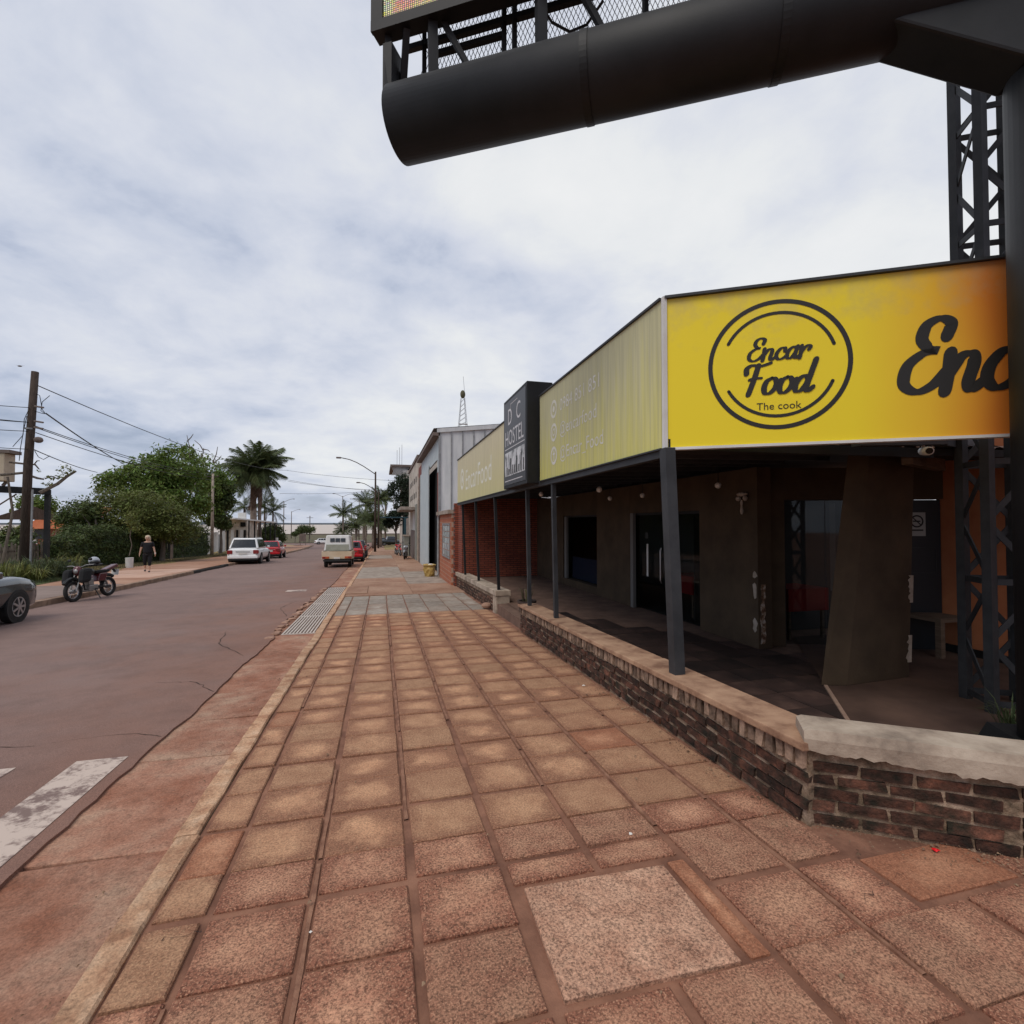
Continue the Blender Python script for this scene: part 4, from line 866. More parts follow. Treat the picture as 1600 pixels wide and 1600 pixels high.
obj('downpipe', MB().tube([(KX-.05, 20.3, 1.95), (KX-.05, 20.3, kb+.1), (KX-.12, 20.25, kb+.02)], .045), 'galv', ki)
# metal shed
WXs, wy0, wy1 = 2.42, 21.6, 31.4; wb = gz(26)-.3
sh = thing('metal_shed', 'tall pale ribbed metal warehouse with an open sliding door', 'building', (WXs+2, 26, wb))
def wtop(x): return 5.62+.115*(x-WXs)
obj('frame', MB().box(WXs+.06, 13, wy0+.06, wy0+.12, wb, 5.6), 'slate', sh)
x = WXs+.06
while x < 12.5:
    mb = MB(); w = .44
    mb.add([(x, wy0, wb), (x+w, wy0, wb), (x+w, wy0, wtop(x+w)), (x, wy0, wtop(x)), (x, wy0+.05, wb), (x+w, wy0+.05, wb), (x+w, wy0+.05, wtop(x+w)), (x, wy0+.05, wtop(x))], [(0,1,2,3), (1,5,6,2), (4,0,3,7), (3,2,6,7)])
    obj('wall_panel', mb, 'white_metal', sh); mb = MB().box(x+w, x+w+.05, wy0-.045, wy0+.02, wb, wtop(x+w)-.02); obj('standing_seam', mb, 'galv', sh); x += w+.05
for a, b in ((.0, .16),): obj('verge', MB().add([(WXs-.1, wy0-.08, wtop(WXs)-.05), (13, wy0-.08, wtop(13)-.05), (13, wy0-.08, wtop(13)+.16), (WXs-.1, wy0-.08, wtop(WXs)+.12), (WXs-.1, wy0+.1, wtop(WXs)-.05), (13, wy0+.1, wtop(13)-.05), (13, wy0+.1, wtop(13)+.16), (WXs-.1, wy0+.1, wtop(WXs)+.12)], [(0,1,2,3), (3,2,6,7), (0,3,7,4), (1,0,4,5)]), 'white_metal', sh)
obj('roof', MB().add([(WXs-.25, wy0-.06, wtop(WXs)+.13), (13, wy0-.06, wtop(13)+.17), (13, wy1, wtop(13)+.17), (WXs-.25, wy1, wtop(WXs)+.13)], [(0,1,2,3)]), 'galv', sh)
obj('corner_post', MB().box(WXs-.03, WXs+.06, wy0-.05, wy0+.1, wb, wtop(WXs)-.05), 'galv', sh)
obj('eave_fascia', MB().box(WXs-.28, WXs+.02, wy0-.05, wy1+.3, 5.44, 5.58), 'slate', sh)
obj('front_wall', MB().box(WXs, WXs+.06, wy0+.1, wy1, 4.5, 5.42), 'pale_blue_metal', sh); obj('front_wall', MB().box(WXs+.001, WXs+.06, wy0+.1, wy0+.75, wb, 4.5), 'pale_blue_metal', sh); obj('red_board', MB().box(WXs-.01, WXs+.0, wy0+.15, wy0+.7, 1.9, 3.9), 'rust_red', sh)
obj('sliding_door', MB().box(WXs-.08, WXs-.03, 25.9, 31.3, gz(28)-.05, 4.62), 'pale_blue_metal', sh); obj('dark_interior', MB().box(WXs+.3, 6, wy0+.7, 31.2, wb, 4.5), 'dark_void', sh)
# old plaster shopfront
ob = thing('old_shop', 'weathered cream plaster shop with concrete awning and dark metal gate', 'building', (WXs+2, 39, gz(39)))
zb = gz(39)-.4
obj('stone_pier', MB().box(WXs-.05, WXs+.4, 31.7, 33.2, zb, 4.6), 'stone_dark', ob); obj('timber_wall', MB().box(WXs-.02, WXs+.35, 33.2, 34.6, zb, 3.2), 'cap_pale', ob)
obj('rusty_wall', MB().box(WXs+.05, WXs+.5, 31.6, 34.6, 3.2, 5.4), 'rust_red', ob)
obj('wall', MB().box(WXs, 9, 34.6, 45.6, zb, 6.1), 'old_plaster', ob); obj('parapet', MB().box(WXs-.08, 9.1, 34.5, 45.7, 6.1, 6.35), 'slate', ob)
obj('shutter', MB().box(WXs-.06, WXs-.0, 34.9, 36.6, zb, 3.0), 'grey_green', ob); obj('gate', MB().box(WXs-.07, WXs, 36.9, 41.5, zb, 1.15), 'slate', ob); obj('doorway', MB().box(WXs-.02, WXs, 36.9, 40, 1.15, 2.6), 'white_paint', ob)
obj('awning', MB().box(WXs-1.1, WXs+.05, 36.5, 43.5, 2.62, 2.86), 'awning_grey', ob, bevel=.03)
for i in range(5):
    for j in range(2): obj('window', MB().box(WXs-.02, WXs, 36+i*1.8, 36.5+i*1.8, 3.5+j*1.1, 3.9+j*1.1), 'dark_void', ob)
# lattice balcony building behind the tree
bb = thing('balcony_house', 'far building with a white lattice balcony screen above the tree', 'building', (3, 57, gz(57)))
obj('wall', MB().box(2.2, 9, 53, 62, gz(57)-.3, 7.2), 'old_plaster', bb); obj('roof_slab', MB().box(.9, 9.2, 52.8, 62.2, 7.55, 7.75), 'slate', bb)
mb = MB()
for i in range(14): mb.beam((1.0+i*.1, 53, 6.6), (1.5+i*.1, 53, 7.55), .03).beam((1.5+i*.1, 53, 6.6), (1.0+i*.1, 53, 7.55), .03)
tag(obj('lattice_screen', mb, 'white_metal', bb), kind='stuff')
obj('balcony', MB().box(1.2, 2.2, 50, 53, 3.2, 3.4), 'slate', bb)
for i in range(8): obj('baluster', MB().box(1.2, 1.24, 50.05+i*.4, 50.1+i*.4, 3.4, 4.3), 'white_metal', bb)
for i in range(3): obj('antenna', MB().tube([(1.6+i*.25, 54, 7.75), (1.6+i*.25, 54, 9.4+.3*i)], .02, 5), 'galv', bb)
aw = thing('blue_awning', 'dark blue post awning with a thin flat roof beside the far shops', 'awning', (1.8, 47, gz(47)))
obj('roof', MB().box(-.1, 2.4, 46, 49.5, 2.15, 2.25), 'teal_paint', aw)
for (x, y) in ((2.1, 46.1), (2.1, 49.3)): obj('post', MB().box(x-.1, x+.1, y-.1, y+.1, gz(y)-.05, 2.15), 'teal_paint', aw)
lw = thing('low_block_wall', 'pale green low block wall beside the far parked motorcycles', 'wall', (2.3, 44, gz(44))); obj('wall', MB().box(1.9, 2.32, 43, 46, gz(44.5)-.1, gz(44.5)+1.7), 'grey_green', lw); obj('coping', MB().box(1.85, 2.36, 42.95, 46.05, gz(44.5)+1.7, gz(44.5)+1.78), 'concrete', lw)
# yellow bag bin
yb = thing('rubbish_bag', 'crumpled yellow plastic rubbish sack by the brick kiosk', 'bag', (1.95, 20.9, gz(20.9)))
mat('yellow_bag', (.34, .21, .05), (.52, .36, .12), scale=6, rough=.5, bump=.6, bscale=9)
rr = random.Random(5); pr = [(.2, .0), (.24, .14), (.25, .28), (.21, .40), (.27, .46), (.22, .49), (.1, .45)]; mb = MB(); n = 16
for r_, h in pr:
    for j in range(n): a = 2*math.pi*j/n; q = r_*rr.uniform(.86, 1.14); mb.v.append((1.95+q*math.cos(a), 20.9+q*math.sin(a), gz(20.9)+h+rr.uniform(-.02, .03)))
mb.f = [(i*n+j, i*n+(j+1) % n, (i+1)*n+(j+1) % n, (i+1)*n+j) for i in range(len(pr)-1) for j in range(n)]+[tuple(range(n))[::-1], tuple((len(pr)-1)*n+j for j in range(n))]
obj('sack', mb, 'yellow_bag', yb); mb = MB().sphere((2.0, 20.85, gz(20.9)+.45), .12, 9, 6, (1.1, .9, .7)); mb.v = [(a+rr.uniform(-.02, .02), b+rr.uniform(-.02, .02), c_+rr.uniform(-.02, .02)) for a, b, c_ in mb.v]; obj('contents', mb, 'paper', yb)
# radio tower
tp = aty(723, 672, 118); rtw_ = thing('radio_tower', 'distant slender white lattice radio tower with a dark ball on top', 'tower', (tp[0], 118, gz(118)))
tx, ty = tp[0], 118; ztop = aty(723, 622, 118)[2]; zmid = aty(723, 664, 118)[2]; zb_ = gz(118)
def hw(z): return .42+.5*max(0, (ztop-z)/(ztop-zmid))**1.1 if z > zmid else .92+2.2*(zmid-z)/(zmid-zb_)
mat('tower_steel', (.42, .44, .46), rough=.6)
for sx_ in (-1, 1):
    for sy_ in (-1, 1): obj('leg', MB().tube([(tx+sx_*hw(z), ty+sy_*hw(z), z) for z in np.linspace(zb_, ztop, 14)], .07, 5), 'tower_steel', rtw_)
mb = MB(); zs = list(np.linspace(zb_+2, ztop, 30))
for a, b in zip(zs[:-1], zs[1:]):
    for q in ((-1, -1, 1, -1), (-1, 1, 1, 1), (-1, -1, -1, 1), (1, -1, 1, 1)): mb.tube([(tx+q[0]*hw(a), ty+q[1]*hw(a), a), (tx+q[2]*hw(b), ty+q[3]*hw(b), b)], .045, 4)
tag(obj('bracing', mb, 'tower_steel', rtw_), kind='stuff')
obj('crossbar', MB().box(tx-1, tx+1, ty-1.01, ty-.9, zmid-.1, zmid+.1), 'slate', rtw_)
obj('ball', MB().sphere((tx, ty, ztop+.9), 1.0, 12, 9, (.62, .62, 1.0)), mat('ball_dark', (.07, .065, .035), (.13, .12, .07), scale=1), rtw_)
obj('aerial', MB().tube([(tx+.4, ty, ztop+1.6), (tx+.1, ty, ztop+5.2)], .05, 5), 'tower_steel', rtw_)

# ------------------------------------------------------------------ trees, palms, hedges
leaf_mat('leaf_bright', (.095, .145, .026), (.17, .225, .05)); leaf_mat('leaf_olive', (.095, .115, .026), (.16, .175, .045)); leaf_mat('leaf_dark', (.020, .032, .016), (.04, .055, .028))
leaf_mat('leaf_hedge', (.055, .08, .024), (.105, .13, .04)); leaf_mat('leaf_palm', (.06, .085, .03), (.11, .13, .05)); leaf_mat('leaf_dead', (.13, .08, .055), (.2, .13, .09)); leaf_mat('leaf_yellow', (.13, .15, .035), (.22, .22, .07))
mat('bark', (.10, .08, .065), (.20, .165, .135), scale=3, stretch=(6, 6, 1), rough=1, bump=.8, bscale=20); mat('palm_bark', (.20, .16, .13), (.30, .245, .20), scale=2, stretch=(1, 1, 7), rough=1, bump=.6, bscale=10)
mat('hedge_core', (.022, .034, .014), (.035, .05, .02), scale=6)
def tree(label, base, blobs, n, size, leaf, trunk_h, tr=.18, name='tree', group=None, seed=1, shell=.45, flat=0, limbs=6, extra=None):
    t = thing(name, label, 'tree', base, group=group); b = Vector(base); top = b+Vector((0, 0, trunk_h))
    tk = obj('trunk', MB().tube([b-Vector((0, 0, .1)), b+Vector((.05, 0, trunk_h*.5)), top], [tr, tr*.8, tr*.62], 9), 'bark', t)
    cs = [c_ for c_, r_ in blobs]
    for c_ in cs[:limbs]: c_ = Vector(c_); obj('limb', MB().tube([top-Vector((0, 0, .2)), top.lerp(c_, .5)+Vector((0, 0, .15)), c_], [tr*.5, tr*.3, tr*.12], 6), 'bark', tk)
    obj('crown', leaf_cloud(cs, [r_ for c_, r_ in blobs], n, size, flat, seed, shell), leaf, t); return t
def blob(u, v, y, r): p = aty(u, v, y); return (tuple(p), r if isinstance(r, tuple) else (r, r, r*.8))
def blobs_around(bl, k, f, seed):          # break big lobes into smaller clumps
    rg = np.random.default_rng(seed); out = []
    for c_, r_ in bl:
        for i in range(k):
            d = rg.normal(size=3); d /= np.linalg.norm(d); out.append((tuple(np.array(c_)+d*np.array(r_)*.72), tuple(np.array(r_)*f*rg.uniform(.6, 1.25))))
    return out
b1_ = [blob(205, 765, 46, 2.3), blob(235, 745, 46, 2.3), blob(275, 728, 46.5, 2.3), blob(312, 738, 56.5, 2.3), blob(334, 765, 57, 1.9), blob(285, 775, 47, 2.2), blob(328, 795, 57, 2.0), blob(345, 750, 57.5, 1.4), blob(240, 785, 45.5, 2.4)]
bt = tree('large bright green broadleaf tree rising behind the long hedge', (-15.8, 46, gz(46)), [(c_, r_) for c_, r_ in b1_]+blobs_around(b1_, 9, .38, 2), 30000, .15, 'leaf_bright', 2.6, .3, seed=2, shell=.6)
for u0, v0, u1, v1 in ((296, 715, 292, 680), (292, 690, 302, 678), (314, 715, 318, 700), (318, 705, 304, 688), (318, 702, 328, 706), (333, 722, 340, 698), (334, 724, 346, 712)):
    a, b = aty(u0, v0, 46), aty(u1, v1, 46); obj('bare_branch', MB().tube([a, (a+b)/2+np.array([.08, 0, .05]), b], [.05, .035, .02], 5), 'bark', bt)
b2_ = [blob(140, 812, 39, (2.0, 2.0, 1.3)), blob(185, 800, 39, (2.2, 2.2, 1.5)), blob(235, 800, 39, (2.3, 2.2, 1.5)), blob(265, 815, 39.5, (1.8, 2.0, 1.3)), blob(288, 832, 40, (1.2, 1.6, .9)), blob(165, 830, 38.5, (2.0, 1.6, .9)), blob(240, 828, 38.5, (2.2, 1.6, .8))]
tree('feathery olive tree spreading low over the hedge and the walking woman', (-14.6, 39.5, gz(39)), b2_+blobs_around(b2_, 8, .4, 5), 34000, .085, 'leaf_olive', 2.0, .2, seed=5, shell=.5, flat=.6)
b3_ = [blob(125, 800, 37, 1.2), blob(118, 835, 37, 1.0)]
tree('small dark loose tree at the left end of the hedge', (-17.0, 36.5, gz(36)), b3_+blobs_around(b3_, 5, .45, 8), 3500, .10, 'leaf_hedge', 1.6, .1, seed=8)
b4_ = [blob(347, 785, 57, 1.3), blob(352, 765, 57, 1.1), blob(342, 812, 57, 1.2), blob(350, 820, 57, .8)]
tree('dark dense tree beside the thin grey pole and white wall', (aty(345, 850, 57)[0], 57, gz(57)), b4_+blobs_around(b4_, 7, .42, 9), 9000, .14, 'leaf_hedge', 2.2, .16, seed=9)
b5_ = [blob(622, 765, 48.5, (1.1, 1.2, 1.1)), blob(630, 790, 48.5, (1.1, 1.2, 1.2)), blob(616, 812, 48.5, (.9, 1.0, .9)), blob(632, 750, 49, (.9, 1, .8)), blob(608, 818, 48.8, (.6, .7, .5)), blob(638, 775, 49, (.8, 1, 1.4))]
tree('dark dense street tree in front of the far right-hand shops', (1.35, 48.5, gz(48.5)), b5_+blobs_around(b5_, 8, .42, 11), 9000, .10, 'leaf_dark', 2.2, .13, seed=11, shell=.5)
# hedges with a dark core and thousands of leaf blades
def hedge(label, a, b, w, h, n, seed, size=.075, name='hedge'):
    a, b = Vector(a), Vector(b); d = (b-a); LN = d.length; d.normalize(); s = Vector((-d.y, d.x, 0)); rg = np.random.default_rng(seed)
    t = thing(name, label, 'hedge', ((a+b)/2)); cs, rs = [], []; k = max(3, int(LN/.55))
    for i in range(k):
        for lev in (.22, .52, .82):
            p = a+d*(LN*(i+.5)/k)+Vector((0, 0, h*lev*rg.uniform(.93, 1.08)))+s*rg.uniform(-.08, .08); cs.append(p); rs.append((w/2, .5, h*.24*rg.uniform(.85, 1.15)))
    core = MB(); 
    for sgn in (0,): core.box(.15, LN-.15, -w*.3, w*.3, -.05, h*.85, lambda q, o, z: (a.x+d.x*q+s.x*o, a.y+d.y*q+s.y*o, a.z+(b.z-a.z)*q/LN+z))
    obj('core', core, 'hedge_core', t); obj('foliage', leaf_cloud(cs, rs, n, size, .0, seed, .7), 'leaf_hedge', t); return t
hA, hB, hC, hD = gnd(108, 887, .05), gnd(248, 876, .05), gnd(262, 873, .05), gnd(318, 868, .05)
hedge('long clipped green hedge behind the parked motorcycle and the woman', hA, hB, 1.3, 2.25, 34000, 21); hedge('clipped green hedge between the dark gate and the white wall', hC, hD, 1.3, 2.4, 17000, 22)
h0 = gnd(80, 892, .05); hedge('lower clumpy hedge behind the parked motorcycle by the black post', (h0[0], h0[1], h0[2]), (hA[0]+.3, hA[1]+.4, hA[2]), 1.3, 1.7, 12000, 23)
gtp = gnd(255, 874, .05); ggt = thing('garden_gate', 'narrow dark gate set into the green hedge', 'gate', tuple(gtp))
obj('leaf', MB().box(gtp[0]-.5, gtp[0]+.5, gtp[1]-.04, gtp[1]+.04, gtp[2], gtp[2]+2.1), 'black_steel', ggt); obj('post', MB().box(gtp[0]+.5, gtp[0]+.62, gtp[1]-.1, gtp[1]+.1, gtp[2], gtp[2]+2.25), 'slate', ggt); obj('handle', MB().tube([(gtp[0]+.3, gtp[1]-.08, gtp[2]+.8), (gtp[0]+.3, gtp[1]-.08, gtp[2]+1.2)], .02, 6), 'steel_bright', ggt); obj('letter_box', MB().box(gtp[0]+.55, gtp[0]+.9, gtp[1]-.2, gtp[1]-.05, gtp[2]+1.5, gtp[2]+1.9), 'concrete', ggt)
# palms: every frond is a part
def frond_mesh(Lf, droop, nl, leaf, wl, seed, lift=.35, m='leaf_palm'):
    rg = np.random.default_rng(seed); mb = MB(); pts = []
    for i in range(13):
        s = i/12; pts.append(np.array([Lf*(s-.12*droop*s*s*s), 0, Lf*(lift*s-droop*s*s)]))
    mb.tube(pts, [.03*(1-.8*i/12)*Lf/3+.004 for i in range(13)], 4, False)
    for i in range(nl):
        s = .1+.88*i/nl; k = s*12; j = int(k); p = pts[j]+(pts[min(j+1, 12)]-pts[j])*(k-j); tg = pts[min(j+1, 12)]-pts[max(j-1, 0)]; tg = tg/np.linalg.norm(tg)
        ln = leaf*(math.sin(math.pi*min(1, s*.9+.12))**.6)*rg.uniform(.8, 1.15)
        for sd_ in (-1, 1):
            d = np.array([tg[0]*.55, sd_*.8, tg[2]*.55-.35-.4*rg.random()]); d /= np.linalg.norm(d); w_ = np.cross(d, [0, 0, 1]); w_ = w_/(np.linalg.norm(w_)+1e-6)*wl
            q = p+d*ln*.55; e = p+d*ln+np.array([0, 0, -.28*ln]); mb.add([p-w_*.5, p+w_*.5, q+w_*.5, q-w_*.5, e], [(0,1,2,3), (3,2,4)])
    return mb.mesh('frond', m)
def palm(label, base, h, tr, nf, Lf, droop, seed, leaf=.7, dead=3, lean=(0, 0), name='palm_tree', group=None, bulge=1.0, nl=30):
    t = thing(name, label, 'palm', base, group=group); b = Vector(base); tp_ = b+Vector((lean[0], lean[1], h)); rr = random.Random(seed)
    obj('trunk', MB().tube([b-Vector((0, 0, .1)), b.lerp(tp_, .3), b.lerp(tp_, .65), tp_], [tr*1.15, tr*bulge, tr*.95, tr*.7], 12), 'palm_bark', t, smooth=True)
    ms = [frond_mesh(Lf, droop*f, nl, leaf, (.034 if Lf > 3.7 else .05)*Lf/3, seed+i) for i, f in enumerate((.6, .9, 1.15))]; dm = frond_mesh(Lf*.85, droop*1.5, nl-6, leaf*.8, .05, seed+9, .0, 'leaf_dead')
    for i in range(nf):
        el = rr.uniform(-.75, .55) if i > nf*.35 else rr.uniform(-1.25, -.5); o = place('frond', rr.choice(ms), tp_, (rr.uniform(-.3, .3), el, i*2.399+rr.uniform(-.2, .2)), t); sc = rr.uniform(.8, 1.1); o.scale = (sc, sc, sc)
    for i in range(dead): place('dead_frond', dm, tp_-Vector((0, 0, .15)), (0, rr.uniform(.5, .95), (-.3 if i == 0 else rr.uniform(0, 6.28))), t)
    return t
pb = aty(397, 812, 79); zt = aty(394, 740, 79)[2]
palm('taller of two grey trunked palms side by side, with drooping brown fronds', (pb[0], 79, gz(79)), zt-gz(79), .42, 52, 4.9, .62, 31, 1.5, 5, (-.2, 0), bulge=1.1, nl=60)
pb2 = aty(406, 812, 79.5); palm('slimmer palm trunk close beside the grey twin palm', (pb2[0], 79.5, gz(79)), zt-gz(79)+1.0, .24, 42, 4.6, .65, 37, 1.4, 3, (-.1, 0), nl=60)
for i, (u, v, y, hh, L_) in enumerate(((381, 792, 86, 4.2, 2.4), (426, 800, 84, 3.0, 2.9), (413, 788, 88, 4.6, 2.8))):
    q = aty(u, 850, y); zt_ = aty(u, v, y)[2]; palm(('short palm left of the twin grey palms', 'low arching palm above the black post shelter', 'short bushy palm behind the black post shelter')[i], (q[0], y, gz(y)), max(1.5, zt_-gz(y)), .16, 18, L_, .5, 41+i, .6, 1, group='small palms behind the shelter')
FARP = ((536, 803, 118, 2.0, 2.9, 'lone date palm standing left of the far lamp posts behind the truck'), (536, 829, 119, .6, 2.2, 'low young palm at the foot of the lone date palm'), (571, 788, 96, 3.4, 2.6, 'tallest palm in the cluster left of the leaning lamp post'), (592, 782, 92, 3.4, 2.4, 'tall palm directly behind the near street lamp'), (602, 780, 110, 4, 2.0, 'thin tall far palm right of the street lamp'), (568, 812, 88, 1.4, 2.4, 'bushy low palm in the cluster left of the street lamp'), (583, 816, 80, 1.2, 2.3, 'low dense palm at the foot of the street lamp'), (556, 822, 100, 1.0, 2.0, 'small palm at the left of the palm cluster'), (595, 818, 84, 1.2, 2.0, 'low palm right of the street lamp foot'))
for i, (u, v, y, hh, L_, lb) in enumerate(FARP):
    q = aty(u, 845, y); zt_ = aty(u, v, y)[2]; palm(lb, (q[0], y, gz(y)), max(.5, zt_-gz(y)), .2, 32, L_*1.25, .42, 60+i, .75, 1, group='palms by the riverside avenue', nl=30)
# riverside shrubs
for i, (u, v, y, r_) in enumerate(((475, 828, 140, 1.9), (483, 828, 140, 1.8), (468, 830, 141, 1.2), (461, 834, 138, .9))):
    c_ = aty(u, v, y); tree('round dark riverside shrub %s' % ('left of the sign board', 'right of the sign board', 'small and dense by the sign board', 'smallest, farthest left')[i], (c_[0], y, gz(y)), [((c_[0], y, c_[2]), (r_, r_, r_*.7))]+blobs_around([((c_[0], y, c_[2]), (r_, r_, r_*.7))], 5, .5, 70+i), 1500, .16, 'leaf_hedge', max(.5, c_[2]-gz(y)), .1, name='shrub', seed=70+i, limbs=2)
for i, (u, v, y, r_) in enumerate(((432, 835, 86, 1.5), (422, 832, 84, 1.5), (404, 838, 84, 1.4), (388, 840, 82, 1.4))):
    c_ = aty(u, v, y); tree(('dense green bush at the right end of the black post shelter', 'dark bush under the low arching palm', 'bush behind the middle posts of the shelter', 'bush behind the left posts of the shelter')[i], (c_[0], y, gz(y)), [((c_[0], y, c_[2]), (r_, r_, r_))]+blobs_around([((c_[0], y, c_[2]), (r_, r_, r_))], 6, .5, 80+i), 2500, .15, 'leaf_hedge', 1.0, .1, name='bush', seed=80+i, limbs=2)
# ------------------------------------------------------------------ left pavement, verge, riverside
mat('path_red', (.30, .145, .085), (.42, .25, .17), scale=.6, detail=9, rough=.95, bump=.3, bscale=10); mat('pink_slab', (.50, .30, .21), (.56, .37, .28), scale=1, rough=.95); mat('grey_path', (.20, .145, .12), (.27, .2, .17), scale=.8, rough=.95)
mat('dry_grass', (.20, .14, .05), (.32, .24, .09), scale=3, detail=9, rough=1, bump=.6, bscale=20); mat('lawn', (.05, .07, .02), (.12, .13, .04), scale=2, rough=1, bump=.6, bscale=20); mat('sand', (.42, .30, .17), (.55, .42, .26), scale=.5, rough=1)
mat('olive_verge', (.06, .06, .028), (.14, .105, .05), scale=.4, rough=1)
lsy = [-40, -6, 0, 6, 12, 16, 20, 26, 33, 42, 52, 66, 80, 92, 104]
sheet('left_sidewalk', 'path_red', lambda y: -18 if y > 22 else -14, lambda y: lk(y)-.14, .045, ylist=lsy)
obj('grey_paving', MB().box(-12.0, -8.7, 8, 20.5, .0, .052, lambda x, y, z: (x, y, z+gz(y))), 'grey_path', bpy.data.objects['left_sidewalk'])
for (y0, y1) in ((23.5, 26.4), (26.5, 29.5)): obj('paving_slab', MB().box(-12.4, -9.1, y0, y1, .0, .054, lambda x, y, z: (x, y, z+gz(y))), 'pink_slab', bpy.data.objects['left_sidewalk'])
sheet('grass_verge', 'dry_grass', lambda y: -24, lambda y: -13.4+.5*math.sin(y*.9), .056, ylist=list(np.arange(24, 70, 1.5)))
sheet('lawn', 'lawn', lambda y: -60, lambda y: -11.7+.2*math.sin(y), .06, ylist=list(np.arange(2, 24.1, 1)))
sheet('riverside_field', 'dry_grass', lambda y: -300, lambda y: lk(y)-2.8, .03, ylist=[76, 84, 92, 100, 108, 114, 120, 124])
sheet('far_verge', 'olive_verge', lambda y: -400, lambda y: 400, -.03, ylist=[138.2, 150, 180, 240])
sheet('right_verge', 'dry_grass', lambda y: 0.5 if y < 104 else 2+(y-100)**2*.02, lambda y: 60, .0, ylist=[66, 84, 100, 112, 120, 126])
rv = tag(obj('river_wall', MB().box(-500, 500, 238, 241, -6, gz(240)+.35), 'slate'), kind='structure')
m = mat('river', (.47, .38, .31), (.53, .44, .36), scale=.02, detail=3, rough=.45, spec=.5, bump=.25, bscale=.15, stretch=(.25, 1, 1), bdist=.6)
tag(obj('river', MB().add([(-3500, 239, -5), (3500, 239, -5), (3500, 3200, -5), (-3500, 3200, -5)], [(0,1,2,3)]), 'river'), kind='structure')
fsm = MB(); xs = np.linspace(-3400, 3400, 120); fsm.v = [(x, 3100, -6) for x in xs]+[(x, 3100, 6+4*math.sin(x*.004)+2*math.sin(x*.03)) for x in xs]+[(x, 3300, 9+4*math.sin(x*.004)) for x in xs]
fsm.f = [(i, i+1, 121+i, 120+i) for i in range(119)]+[(120+i, 121+i, 241+i, 240+i) for i in range(119)]; tag(obj('far_shore', fsm, mat('far_green', (.09, .12, .15), (.12, .14, .16), scale=.01)), kind='structure')
# left kerb: separate stones, a few blackened and shifted
kl = tag(obj('left_kerb', MB().box(0, 0, 0, 0, 0, 0), 'mortar'), kind='structure')
y = 9.0
while y < 104:
    ln = 1.15 if y < 40 else 2.6; x = lk(y+ln/2); a = -math.atan2(lk(y+ln)-lk(y), ln); blk = 27.2 < y < 33.5; sh_ = random.uniform(-.07, .07) if blk else 0; drop = random.uniform(0, .05) if blk else 0
    mb = MB().box(-.16, 0, -ln/2+.01, ln/2-.01, -.22, .05-drop, lambda X, Y, Z: (x+sh_+X*math.cos(a)-Y*math.sin(-a)*1, y+ln/2+Y*math.cos(a), Z+gz(y+ln/2+Y)))
    obj('kerb_stone', mb, 'kerb_black' if blk else 'kerb_left', kl, bevel=.02); y += ln
# ------------------------------------------------------------------ left: pole, frame, fence, plants, house
pz_ = gz(24.2)+.05; up_ = thing('utility_pole', 'leaning dark wooden utility pole at the far left', 'utility pole', (-13.7, 24.2, pz_))
obj('pole', MB().tube([(-13.75, 24.2, pz_-.1), (-13.68, 24.2, 4.0), (-13.56, 24.28, 7.78)], [.16, .145, .12], 10), 'wood_dark', up_, smooth=True)
obj('streetlight_head', MB().sphere((-13.3, 24.1, 5.0), .14, 8, 6, (1.2, 1, .9)), 'slate', up_); obj('metal_strap', MB().lathe([(.15, -.03), (.15, .03)], 10, (-13.66, 24.21, 5.45)), 'galv', up_)
for z in (5.75, 5.5, 6.35): obj('insulator', MB().tube([(-13.45, 24.1, z), (-13.1, 24.0, z-.06)], .035, 6), 'slate', up_)
obj('conduit', MB().tube([(-13.45, 24.05, pz_), (-13.43, 24.05, 3.0)], .04, 6), 'galv', up_)
def frame_pt(u, v, d=28.4): return above(u, v, *G72[:2])
G72 = gnd(72, 895, .05); fz = G72[2]
ft = thing('steel_frame', 'dark square post and beam frame left of the hedge', 'frame', tuple(G72))
zt = above(72, 765, G72[0], G72[1])[2]
obj('post', MB().box(G72[0]-.09, G72[0]+.09, G72[1]-.09, G72[1]+.09, fz, zt), 'black_steel', ft); fx0 = (G72[0]-5, G72[1]-3.0)
obj('beam', MB().beam((G72[0]+.1, G72[1], zt-.1), (fx0[0], fx0[1], zt+.05), .2, .3), 'black_steel', ft); obj('knee_brace', MB().beam((G72[0]-.9, G72[1]-.54, zt-.25), (G72[0]-1.4, G72[1]-.84, zt-.8), .06), 'wood', ft)
bx_ = thing('cabinet', 'beige metal cabinet standing on the dark beam at the left edge', 'cabinet', (G72[0]-1.75, G72[1]-1.05, zt+.1)); bx0 = tuple(above(1, 722, G72[0]-1.2, G72[1]-.72)[:2])
obj('body', MB().box(bx0[0]-.7, bx0[0]+.35, bx0[1]-.35, bx0[1]+.35, zt+.3, zt+1.55), mat('beige', (.42, .34, .25), (.5, .41, .31), scale=2), bx_, bevel=.03); obj('lid', MB().box(bx0[0]-.75, bx0[0]+.55, bx0[1]-.4, bx0[1]+.4, zt+1.55, zt+1.7), 'slate', bx_); obj('foot', MB().beam((bx0[0]+.1, bx0[1], zt+.1), (bx0[0]+.25, bx0[1], zt+.32), .1), 'slate', bx_)
br = thing('pruned_tree', 'pruned bare grey branches with few leaves beside the wooden pole', 'tree', (-15.2, 25.4, fz)); Q = lambda u, v: tuple(above(u, v, -15.0, 26.2))
obj('trunk', MB().tube([(-15.6, 26, fz), Q(20, 800), Q(12, 745)], [.06, .05, .04], 7), 'bark', br)
